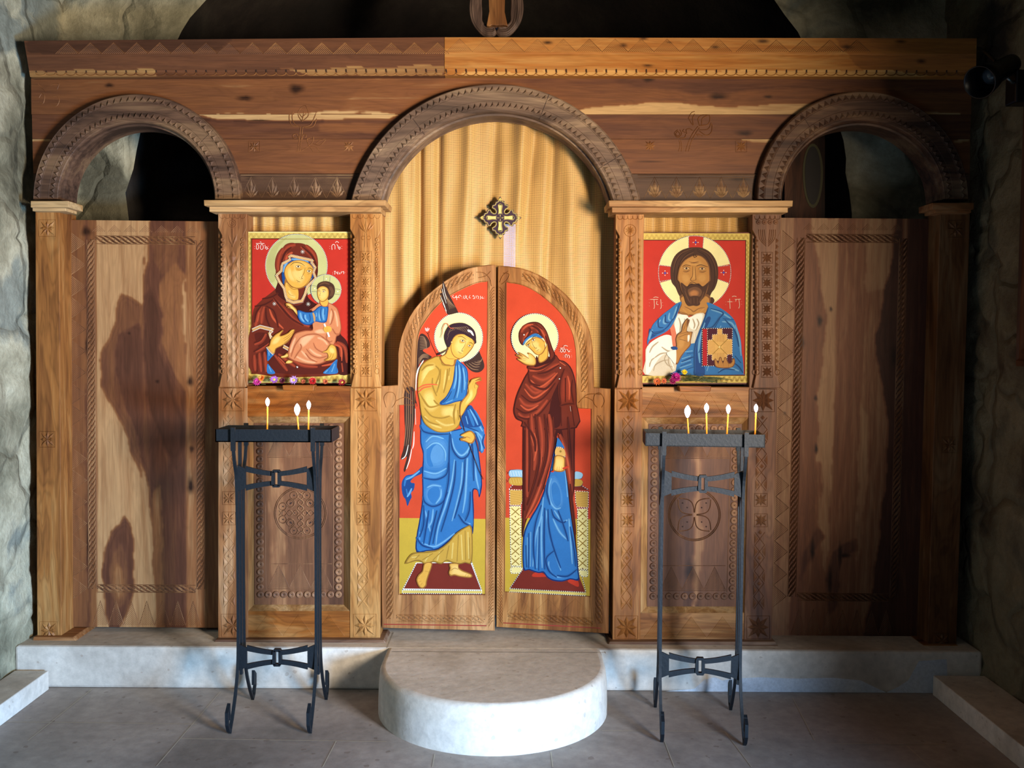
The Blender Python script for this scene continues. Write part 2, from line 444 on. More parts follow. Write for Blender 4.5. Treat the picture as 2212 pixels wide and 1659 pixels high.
for x, z in bd_:
    nz_ = mnoise.noise(Vector((x*3, z*3, 5)))*.07+mnoise.noise(Vector((x*11, z*11, 2)))*.03
    x += nz_*(1 if x < AC else -1); z += nz_ if z > AZ else 0
    ox, oz = outer_pt(x, z)
    for k in range(0, NB+1):
        if k <= 0:      # rounded inner edge of the arch
            t = -k/3; p = Vector((x, .42+.10*t+.02, z))+Vector((x-AC, 0, max(0, z-AZ))).normalized()*(.02*t)
        else:
            u = k/NB; p = Vector((x+(ox-x)*u, .42, z+(oz-z)*u))
        q = p*2.4; d, _p = mnoise.voronoi(q); e = min(1., (d[1]-d[0])*4)
        h = e*.5+mnoise.fractal(p*4, .8, 2.1, 4)*.4+mnoise.noise(p*19)*.15
        vs.append(p+Vector((0, -h*.028, 0)))
n = NB+1; m.add(vs, [[i*n+k, i*n+k+1, (i+1)*n+k+1, (i+1)*n+k] for i in range(len(bd_)-1) for k in range(n-1)], 0, True)
tag(m.build('wall_back', M_wall), kind='structure')
m = MB(); vs = []; fs = []
nu, prof = 48, []
for k in range(9): prof.append((1., AZ*k/8))
for k in range(1, 13): prof.append((math.cos(k/12*math.pi/2), AZ+AR*1.02*math.sin(k/12*math.pi/2)))
for (r, z) in prof:
    for i in range(nu+1):
        a = math.pi*i/nu; rr = AR*1.03*r*(1+.02*mnoise.noise(Vector((i*.5, z*3, 1))))
        vs.append((AC+rr*math.cos(a), .47+rr*math.sin(a)*1.0, z))
for j in range(len(prof)-1):
    for i in range(nu): a = j*(nu+1)+i; fs.append([a, a+1, a+nu+2, a+nu+1])
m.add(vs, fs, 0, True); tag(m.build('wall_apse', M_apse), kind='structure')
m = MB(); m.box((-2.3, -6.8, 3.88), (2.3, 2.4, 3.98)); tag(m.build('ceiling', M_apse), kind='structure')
m = MB(); m.box((-2.3, -6.8, 0), (2.3, -6.7, 3.9)); tag(m.build('wall_rear', M_wall), kind='structure')
# doorway in the right wall
m = MB(); m.box((2.0, -3.97, 0), (2.12, -3.93, 2.12)); m.box((2.0, -2.97, 0), (2.12, -2.93, 2.12)); m.box((2.0, -3.97, 2.08), (2.12, -2.93, 2.14))
tag(m.build('door_1', wood('#8a5f3c', '#6b4529', '#43291a', 'Z', 5)), kind='structure')
# narrow daylight slit at the back of the apse
m = MB(); a = P(1088, 484, 1.93); b = P(1112, 760, 1.93)
m.box((a.x, 1.935, b.z), (b.x, 1.945, a.z))
w1 = MB(); t_ = .03
w1.box((a.x-t_, 1.92, b.z-t_), (a.x, 2.1, a.z+t_)); w1.box((b.x, 1.92, b.z-t_), (b.x+t_, 2.1, a.z+t_))
w1.box((a.x, 1.92, a.z), (b.x, 2.1, a.z+t_)); w1.box((a.x, 1.92, b.z-t_), (b.x, 2.1, b.z))
wo = tag(w1.build('window_1', M_apse), 'narrow slit window of the apse glowing behind the curtain', kind='structure')
m.build('pane', plain('daylight_pane', '#dfe8ff', .3, 0, '#a8c2ff', 4.5), wo)
# kerbs along the side walls
m = MB(); m.box((-2.11, -6.6, 0), (-1.965, -.12, .082)); tag(m.build('baseboard_left', M_step, bevel=.004), kind='structure')
m = MB(); m.box((1.80, -6.6, 0), (2.02, -.12, .085)); tag(m.build('baseboard_right', M_step, bevel=.004), kind='structure')
# round step
m = MB(); pts = [(.395, -.118), (.395, -.285)]
cx, R = -.07, .465; fr = [(cx+R, -.099)]
for k in range(41): a = -math.pi*k/40; fr.append((cx+R*math.cos(a), -.279+R*math.sin(a)))
fr.append((cx-R, -.099)); n = len(fr)
prof = [(1.0, 0.0), (1.0, .05), (.995, .12), (.985, .166), (.965, .1805), (.94, .182)]
vs = []; fs = []
for s_, z in prof:
    for x, y in fr: vs.append((cx+(x-cx)*s_, -.099+(y+.099)*s_, z))
for j in range(len(prof)-1):
    for i in range(n-1): fs.append([j*n+i, j*n+i+1, (j+1)*n+i+1, (j+1)*n+i])
m.add(vs, fs, 0, True); L = (len(prof)-1)*n
m.add([vs[L+i] for i in range(n)], [list(range(n))])
o = m.build('round_step', M_step, loc=(cx, -.4, 0))
for p_ in o.data.polygons:
    if len(p_.vertices) < 5: p_.flip()
tag(o, 'pale half-round stone step in front of the painted double doors', 'step')
# ------------------------------------------------------------------ carved wooden altar screen
WD = dict(light='#c9976a', mid='#a06a42', dark='#6b4029')
WR = dict(light='#c08a55', mid='#a0612f', dark='#74401f')
WG = dict(light='#8f7258', mid='#775a45', dark='#523c31')
W_warm = wood(**WR, axis='Z', seed=1); W_brown = wood(**WD, axis='Z', seed=2); W_grey = wood(**WG, axis='X', seed=3)
W_warmX = wood(**WR, axis='X', seed=4); W_brownX = wood(**WD, axis='X', seed=5)
W_pale = wood('#dcb888', '#c49a68', '#a0734a', 'X', 6); W_paleZ = wood('#d8ae7c', '#bf8f5c', '#9a6a42', 'Z', 7)
W_panelA = wood('#c09468', '#8f5e3c', '#663f2e', 'Z', 8, True); W_panelB = wood('#ac8461', '#87583e', '#573629', 'Z', 9, True)
W_friezeA = wood('#cfa876', '#8c5a39', '#643f2e', 'X', 10, True); W_corn = wood('#dba765', '#b9783f', '#80502f', 'X', 11, True)
W_cornL = wood('#b98e5a', '#7f5238', '#5c3c2c', 'X', 12, True)

def pip(px, py, poly):
    ins = np.zeros(px.shape, bool); n = len(poly)
    for i in range(n):
        x1, y1 = poly[i]; x2, y2 = poly[(i+1) % n]
        if y1 == y2: continue
        c = ((y1 > py) != (y2 > py)) & (px < (x2-x1)*(py-y1)/(y2-y1)+x1); ins ^= c
    return ins
def gridboard(name, quad, step, Y, thick, base, polys, knots, mat, parent, hole=None, sl=0., x0=0., vert=True, wob=2.):
    (ax, ay), (bx, by), (cx, cy), (dx, dy) = quad
    nx = max(2, int(max(bx-ax, cx-dx)/step)); ny = max(2, int(max(dy-ay, cy-by)/step))
    U, V = np.meshgrid(np.linspace(0, 1, nx+1), np.linspace(0, 1, ny+1))
    X = (1-V)*((1-U)*ax+U*bx)+V*((1-U)*dx+U*cx); Yp = (1-V)*((1-U)*ay+U*by)+V*((1-U)*dy+U*cy)
    h = np.full(X.shape, base, float)
    if vert: Xw, Yw = X+wob*np.sin(Yp/19.)+wob*.5*np.sin(Yp/7.3+X/11), Yp+3*np.sin(X/9.)
    else: Xw, Yw = X, Yp+wob*np.sin(X/37.)+wob*.4*np.sin(X/11.)
    for it in polys:
        val, poly = it[0], it[1]
        ins = pip(X if len(it) > 2 else Xw, Yp if len(it) > 2 else Yw, poly); h[ins] = val
    r = h.copy()
    for k in range(26):
        r[1:-1, 1:-1] = (r[:-2, 1:-1]+r[2:, 1:-1]+r[1:-1, :-2]+r[1:-1, 2:])/4
        r[0] = r[1]; r[-1] = r[-2]; r[:, 0] = r[:, 1]; r[:, -1] = r[:, -2]
    for k in range(2):
        h[1:-1, 1:-1] = h[1:-1, 1:-1]*.4+(h[:-2, 1:-1]+h[2:, 1:-1]+h[1:-1, :-2]+h[1:-1, 2:])*.15
    kn = np.zeros(X.shape)
    for (kx, ky, rx, ry) in knots:
        w_ = 1+.10*np.sin(np.arctan2(Yp-ky, X-kx)*3+kx)
        kn = np.maximum(kn, np.clip(1.4-1.3*np.hypot((X-kx)/rx, (Yp-ky)/ry)*w_, 0, 1))
    idx = np.arange(X.size).reshape(X.shape)
    vs = [P(x, y, Y, sl, x0) for x, y in zip(X.ravel(), Yp.ravel())]
    m = MB(); fs = []
    Xc, Yc = (X[:-1, :-1]+X[1:, 1:])/2, (Yp[:-1, :-1]+Yp[1:, 1:])/2
    keep = np.ones(Xc.shape, bool) if hole is None else ~hole(Xc, Yc)
    for j in range(ny):
        for i in range(nx):
            if keep[j, i]: fs.append([int(idx[j, i]), int(idx[j+1, i]), int(idx[j+1, i+1]), int(idx[j, i+1])])
    m.add(vs, fs)
    rim = [idx[0, i] for i in range(nx+1)]+[idx[j, nx] for j in range(1, ny+1)]+[idx[ny, i] for i in range(nx-1, -1, -1)]+[idx[j, 0] for j in range(ny-1, 0, -1)]
    nr = len(rim); base_i = len(m.v)
    for k in rim: p = vs[k]; m.v.append((p.x, p.y+thick, p.z))
    kk = []
    for a in range(nr):
        b = (a+1) % nr
        i0, i1 = rim[a], rim[b]
        ok = True
        if hole is not None:
            hx = (X.ravel()[i0]+X.ravel()[i1])/2; hy = (Yp.ravel()[i0]+Yp.ravel()[i1])/2
            ok = not bool(hole(np.array([hx]), np.array([hy-2]))[0])
        if ok: m.f.append([int(i0), int(i1), base_i+b, base_i+a]); m.mi.append(0); m.sm.append(False)
    if hole is None:
        m.f.append([base_i+k for k in range(nr)]); m.mi.append(0); m.sm.append(False)
    o = m.build(name, mat, parent)
    at = o.data.color_attributes.new('wood', 'FLOAT_COLOR', 'POINT')
    buf = np.ones((len(m.v), 4), np.float32); n0 = X.size
    buf[:n0, 0] = h.ravel(); buf[:n0, 1] = r.ravel(); buf[:n0, 2] = kn.ravel()
    for q, k in enumerate(rim): buf[n0+q] = buf[k]
    at.data.foreach_set('color', buf.ravel())
    return o

screen = thing('altar_screen', 'wide carved wooden altar screen with three arches on the stone platform', 'altar screen', (0, .05, .181))
AR3 = [((294, 430), (224, 228), (168, 166)), ((1071, 501.5), (321, 321), (260, 260)), ((1864, 430), (229, 234), (174, 168))]
def in_arch(X, Y, pad=6):
    r = np.zeros(X.shape, bool)
    for (cx, cy), (RX, RY), (rx, ry) in AR3:
        r |= (((X-cx)/(rx+pad))**2+((Y-cy)/(ry+pad))**2 < 1)
    return r
# frieze boards
fY = .015
gridboard('frieze_board', [(67, 163), (2098, 163), (2098, 247), (68, 247)], 2.4, fY, .04, .40,
    [(.06, [(430, 247), (860, 247), (800, 238), (700, 240), (600, 249), (500, 245), (430, 248)]),
     (.34, [(820, 163), (1060, 163), (960, 200), (880, 232), (780, 245), (730, 242), (770, 200)]),
     (.5, [(1060, 165), (1500, 165), (1460, 190), (1300, 200), (1180, 190)]),
     (.55, [(1300, 160), (2098, 160), (2098, 200), (1700, 190), (1500, 205), (1340, 180)]),
     (.06, [(1240, 243), (1290, 229), (1420, 222), (1550, 230), (1700, 226), (1760, 225), (1760, 250), (1240, 250)]),
     (.1, [(1990, 240), (2075, 242), (2075, 250), (1990, 250)])],
    [(530, 212, 22, 7), (640, 192, 20, 13), (236, 184, 12, 6), (1550, 208, 26, 9), (1400, 172, 16, 7), (1660, 209, 12, 4), (1800, 205, 20, 5)],
    W_friezeA, screen, in_arch, vert=False, wob=2.)
gridboard('frieze_board', [(69, 247.6), (2097, 247.6), (2096, 300), (70, 300)], 2.4, fY+.001, .04, .56,
    [(.05, [(425, 246), (862, 246), (840, 256), (700, 259), (560, 262), (470, 258)]),
     (.9, [(430, 256), (560, 262), (700, 260), (700, 264), (560, 267), (440, 260)]),
     (.4, [(690, 266), (860, 266), (820, 290), (690, 284)])],
    [(1610, 288, 22, 7), (560, 260, 30, 2.5)], W_friezeA, screen, in_arch, vert=False, wob=1.)
gridboard('frieze_board', [(70, 300.8), (2096, 300.8), (2095, 375), (72, 375)], 3.2, fY, .04, .45,
    [(.08, [(1600, 300), (1670, 300), (1660, 309), (1640, 310), (1600, 304)]), (.07, [(70, 300), (110, 300), (110, 307), (70, 307)]),
     (.08, [(2060, 300), (2094, 300), (2094, 307), (2060, 307)])], [(1400, 350, 40, 2)], W_friezeA, screen, in_arch, vert=False, wob=1.)
gridboard('frieze_board', [(72, 376), (2095, 376), (2094, 433), (74, 433)], 3.2, fY-.004, .044, .66,
    [], [(1595, 387, 24, 5), (540, 384, 14, 4)], wood('#a88763', '#7b5c45', '#5b4233', 'X', 13, True), screen, in_arch, vert=False)
for xa, xb, xs in ((520, 762, (542, 588, 635, 681, 728)), (1378, 1636, (1414, 1461, 1511, 1558, 1606))):
    r = Relief(fY-.004); r.ridge([(xa, 378), (xb, 378)], 3, .002); r.ridge([(xa, 384), (xb, 384)], 2, .0015)
    for x in xs:
        r.leaf((x, 428), (x, 382), 11, .006)
        for s_ in (-1, 1):
            r.leaf((x, 428), (x+s_*10, 396), 9, .005); r.leaf((x, 428), (x+s_*16, 410), 8, .0045)
            r.ridge([(x, 382), (x+s_*23, 428)], 1.6, .0014)
        q = [(x, 382), (x+23, 428), (x+46, 382)]
        if x != xs[-1]: r.hatch(q, 1.0, 3.2, 1.3, .0008)
    r.build('palmette_carving', [wood('#a88763', '#80614a', '#5e4536', 'X', 14), HOLE_SHADE], screen)
CFR = [wood('#a5734a', '#8a5a38', '#69422b', 'X', 15), HOLE_SHADE]
for x, y in ((549, 317), (753, 316), (1404, 315), (1601, 316)): r = Relief(fY); r.star(x, y, 12, .004, x < 600 or x > 1600); r.build('star_carving', CFR, screen)
def T2(s, k, ox, oy): return [(float(a)/k+ox, float(b)/k+oy) for a, b in (q.split(',') for q in s.split())]
r = Relief(fY)
for s in ['740,1085 750,1000 760,910', '755,1085 765,1000 775,910', '730,1085 765,1080', '770,870 745,830 750,790 790,755 812,790 815,830 770,870',
          '770,870 785,800', '770,840 800,815', '770,840 752,815', '760,910 720,890 700,850 705,800', '775,910 830,895 855,850 875,800', '755,905 700,900 680,860 680,820', '790,915 850,905 875,850',
          '750,1000 730,960 705,970 710,990 730,985', '770,1000 780,965 800,970 795,985', '770,1080 820,1045 850,1010 850,980', '820,1045 805,1000 830,990', '850,1030 900,1040 940,1000 905,1005 870,1030', '820,1050 870,1055 900,1085', '830,1055 850,1085']:
    r.ridge(crsp(T2(s, 3.317, 420, 0), False, 5), 2., .002)
r.build('flower_carving', CFR, screen); r = Relief(fY)
for s in ['550,1085 560,1040 552,1005', '570,1085 572,1040 565,1005', '600,1085 620,1020 655,950 690,905', '620,1085 640,1020 670,960 700,915', '620,850 640,810 665,798', '625,850 640,880 655,895 650,850 665,815',
          '700,900 690,850 720,825 770,825', '700,900 760,890 775,850 770,825', '715,895 720,850 755,828', '700,930 760,925 785,880', '700,940 750,970 785,945 790,890', '690,960 720,975', '610,960 605,930 630,922 650,935', '600,950 580,940 590,925', '680,960 690,975', '545,940 530,960 545,975 560,960 545,940', '545,930 520,955 545,985 572,960 560,930', '560,990 595,985 600,960']:
    r.ridge(crsp(T2(s, 3.318, 1300, 0), False, 5), 2., .002)
r.build('flower_carving', CFR, screen); r = Relief(fY)
for s in ['280,700 300,670 320,690 310,740 285,735', '380,690 410,690 425,720 405,760 370,750', '270,600 330,660', '360,610 420,600 410,640']:
    r.ridge(crsp(T2(s, 3.318, 0, 0), False, 5), 2., .0015)
r.build('flower_carving', CFR, screen)

# cornice: two boards leaning out at the top
def cornice(q, base, polys, knots, mat, zx):
    (x0, y0), (x1, y1), (x2, y2), (x3, y3) = q
    # profile rows (fraction of height, depth)
    rows = [(0, -.085), (.42, -.085), (.46, -.078), (.82, -.035), (.86, -.028), (1., -.028)]
    nx = int((x1-x0)/5); m = MB(); vals = []
    V = np.linspace(0, 1, 26)
    yy = np.interp(V, [a for a, b in rows], [b for a, b in rows])
    X = np.zeros((26, nx+1)); Yp = X.copy()
    for j, v in enumerate(V):
        for i in range(nx+1):
            u = i/nx; X[j, i] = (1-v)*(x0+(x1-x0)*u)+v*(x3+(x2-x3)*u); Yp[j, i] = (1-v)*(y0+(y1-y0)*u)+v*(y3+(y2-y3)*u)
    h = np.full(X.shape, base, float)
    for val, poly in polys: h[pip(X+3*np.sin(Yp/5), Yp+2*np.sin(X/23), poly)] = val
    kn = np.zeros(X.shape)
    for (kx, ky, rx, ry) in knots: kn = np.maximum(kn, np.clip(1.4-1.4*np.hypot((X-kx)/rx, (Yp-ky)/ry), 0, 1))
    vs = [P(X[j, i], Yp[j, i], yy[j]) for j in range(26) for i in range(nx+1)]
    fs = [[j*(nx+1)+i, (j+1)*(nx+1)+i, (j+1)*(nx+1)+i+1, j*(nx+1)+i+1] for j in range(25) for i in range(nx)]
    n0 = len(vs)
    # back, top, bottom and ends
    bk = [Vector((vs[k].x, .05, vs[k].z)) for k in (0, nx, 25*(nx+1)+nx, 25*(nx+1))]
    vs = vs+bk
    fs += [[n0, n0+1, nx, 0], [n0+3, 25*(nx+1), 25*(nx+1)+nx, n0+2], [n0+1, n0, n0+3, n0+2]]
    fs += [[n0]+[j*(nx+1) for j in range(26)]+[n0+3], [n0+2]+[j*(nx+1)+nx for j in range(25, -1, -1)]+[n0+1]]
    m.add(vs, fs); o = m.build('cornice_board', mat, screen)
    at = o.data.color_attributes.new('wood', 'FLOAT_COLOR', 'POINT'); buf = np.ones((len(vs), 4), np.float32)
    buf[:, 2] = 0; buf[:, 0] = base; buf[:n0, 0] = h.ravel(); buf[:n0, 1] = h.ravel(); buf[:n0, 2] = kn.ravel(); at.data.foreach_set('color', buf.ravel())
cornice([(52, 88), (959.5, 80.5), (959.5, 163), (65, 166)], .45, [(.12, [(60, 152), (330, 150), (345, 168), (60, 170)]), (.15, [(600, 150), (960, 140), (960, 165), (700, 165)]), (.62, [(55, 85), (500, 82), (480, 110), (60, 115)])],
        [], W_cornL, 0)
cornice([(960.5, 80.5), (2110, 83), (2108, 166), (960.5, 163)], .26, [(.04, [(1000, 156), (2000, 150), (2000, 168), (1000, 168)]), (.42, [(1800, 80), (2112, 80), (2112, 165), (1860, 150)])],
        [(1183, 92, 15, 5), (1346, 98, 12, 6), (1390, 83, 14, 4), (1545, 102, 12, 5), (1648, 89, 18, 6), (1830, 101, 16, 6), (1946, 90, 18, 5), (1990, 132, 14, 7), (1399, 142, 16, 4), (1446, 92, 8, 3)], W_corn, 1)
r = Relief(-.0855)
for k in range(19): x = 120+k*50; r.zig(x, 92, x+50, 116, 1, 4.2, False) if x < 940 else None
CHX = [wood('#b98550', '#96643c', '#6a4429', 'X', 16), HOLE_SHADE]
r.build('hatch_carving', CHX, screen); r = Relief(-.0855)
for k in range(11): x = 965+k*56; r.zig(x, 84, x+56, 112, 1, 4.0, False)
for k in range(5): x = 1590+k*58; r.zig(x, 86, x+58, 112, 1, 4.4, False)
r.build('hatch_carving', CHX, screen)
r = Relief(-.029)
x = 84
while x < 2090:
    r.ridge(crsp([(x-6, 152), (x-5, 160), (x+4, 163), (x+14, 160), (x+16, 150)], False, 3), 1.8, .002)
    r.add([r.p(x-7.5, 149, .006), r.p(x-4.5, 150, .006), r.p(x-3.5, 158, .001), r.p(x-6.5, 156, .001)], [[0, 1, 2, 3]], 1)
    x += 21.6
r.build('scallop_carving', [wood('#c9935a', '#a87345', '#7b4c2e', 'X', 17), HOLE_SHADE], screen)

# arch mouldings
def arch(c, RO, RI, a0, a1, Yf, Yb, mat, joints=()):
    (cx, cy) = c; m = MB(); n = 72; rows = []
    prof = [(1.0, Yb), (1.0, Yf+.012), (.985, Yf+.003), (.96, Yf), (.06, Yf), (.03, Yf+.004), (0., Yf+.014)]
    vs = []; fs = []
    for i in range(n+1):
        a = a0+(a1-a0)*i/n
        ring = []
        for f, Y in prof:
            rx = RI[0]+(RO[0]-RI[0])*f; ry = RI[1]+(RO[1]-RI[1])*f
            p = P(cx+rx*math.cos(a), cy-ry*math.sin(a), Yf)
            ring.append(Vector((p.x, Y, p.z)))
        # stepped soffit
        p = ring[-1]; ctr = P(cx, cy, Yf); d = Vector((ctr.x-p.x, 0, ctr.z-p.z)).normalized()
        ring.append(Vector((p.x, Yf+.035, p.z))); q = p+d*.008; ring.append(Vector((q.x, Yf+.037, q.z)))
        q = p+d*.008; ring.append(Vector((q.x, Yb+.02, q.z))); ring.append(Vector((ring[0].x, Yb+.02, ring[0].z)))
        vs += ring; L = len(ring)
    for i in range(n):
        for k in range(L-1): fs.append([i*L+k, (i+1)*L+k, (i+1)*L+k+1, i*L+k+1])
    fs += [list(range(L)), [n*L+k for k in range(L)][::-1]]
    m.add(vs, fs); o = m.build('arch_moulding', mat, screen)
    rr = Relief(Yf)
    W_ = RO[0]-RI[0]
    def pt(a, f): return (cx+(RI[0]+(RO[0]-RI[0])*f)*math.cos(a), cy-(RI[1]+(RO[1]-RI[1])*f)*math.sin(a))
    for f0, f1 in ((.16, .36), (.72, .92)):
        R_m = (RI[0]+RO[0])/2; cnt = int((a1-a0)*R_m/13.5)
        for k in range(cnt):
            b0 = a0+(a1-a0)*k/cnt; b2 = a0+(a1-a0)*(k+1)/cnt; b1 = (b0+b2)/2
            rr.pyr([pt(b0, f0), pt(b1, f1), pt(b2, f0)], .010)
            rr.add([rr.p(*pt(b1, f1), .0004), rr.p(*pt(b2, f0), .0004), rr.p(*pt(b2+(b1-b0), f1), .0004)], [[0, 1, 2]], 1) if False else None
        for f in (f0-.03, f1+.03):
            rr.ridge([pt(a0+(a1-a0)*k/90, f) for k in range(91)], 1.6, .0016)
    for a in joints: rr.add([rr.p(*pt(a, .02), .0006), rr.p(*pt(a, .98), .0006), rr.p(*pt(a+.004, .98), .0006), rr.p(*pt(a+.004, .02), .0006)], [[0, 1, 2, 3]], 1)
    rr.build('zigzag_carving', [mat, HOLE_SHADE], o)
WA = wood('#9c8167', '#7a6150', '#57453a', 'X', 21); WA2 = wood('#8a6c52', '#6f5342', '#4a372d', 'X', 22)
WA3 = wood('#8b6c52', '#694c3b', '#412e27', 'X', 23)
arch(*AR3[0], 0, math.pi, -.035, .10, WA2, (.72, 2.5))
a_ = math.asin(70/321)
arch(*AR3[1], a_, math.pi-a_, -.035, .10, WA, (.55, 1.2, 2.2))
arch(*AR3[2], 0, math.pi, -.035, .10, WA3, (.85, 2.2))

# impost shelves
def shelf(q1, q2, ya, yb, name='impost_shelf'):
    m = MB(); m.quad([(q1[0], ya), (q1[1], ya), (q1[1]-1, yb), (q1[0]+1, yb)], -.105, .10)
    m.quad([(q2[0], yb+.5), (q2[1], yb+.5), (q2[1], yb+13), (q2[0], yb+13)], -.07, .10)
    return m.build(name, W_pale, screen, bevel=.002)
shelf((440, 833), (452, 822), 432, 444.5); shelf((1315, 1713), (1322, 1702), 433, 446)
m = MB(); m.rect(66, 434, 148, 448, -.075, .06); m.rect(70, 448.5, 142, 456, -.045, .06); m.build('impost_shelf', W_pale, screen, bevel=.002)
m = MB(); m.rect(2014, 438, 2104, 452, -.075, .06); m.rect(2020, 452.5, 2098, 460, -.045, .06); m.build('impost_shelf', W_brownX, screen, bevel=.002)

# outer pillars
def outer(q, yb, mat, stars, side):
    m = MB(); m.quad(q, 0.0, .16); o = m.build('outer_pillar', mat, screen, bevel=.003)
    for x, y, s_ in stars: r = Relief(-.0005); r.star(x, y, s_, .007); r.build('star_carving', [mat, HOLE_SHADE], o)
outer([(76, 455), (128, 455), (133, 1376), (80, 1376)], 1376, wood('#bf8d58', '#a56d3d', '#7c4d2c', 'Z', 31), [(103, 493, 18), (103, 949, 17), (106, 1362, 19)], 1)
outer([(2031, 459), (2096, 459), (2066, 1396), (2004, 1396)], 1396, wood('#94704f', '#7d5334', '#55351f', 'Z', 32), [(2064, 495, 18), (2050, 961, 17), (2035, 1385, 17)], -1)
m = MB(); m.quad([(72, 1376), (158, 1376), (166, 1386), (70, 1386)], -.025, .17); m.build('pillar_base', W_brownX, screen, bevel=.003)
m = MB(); m.quad([(1996, 1394), (2070, 1394), (2070, 1408), (1990, 1408)], -.025, .17); m.build('pillar_base', W_brownX, screen, bevel=.003)

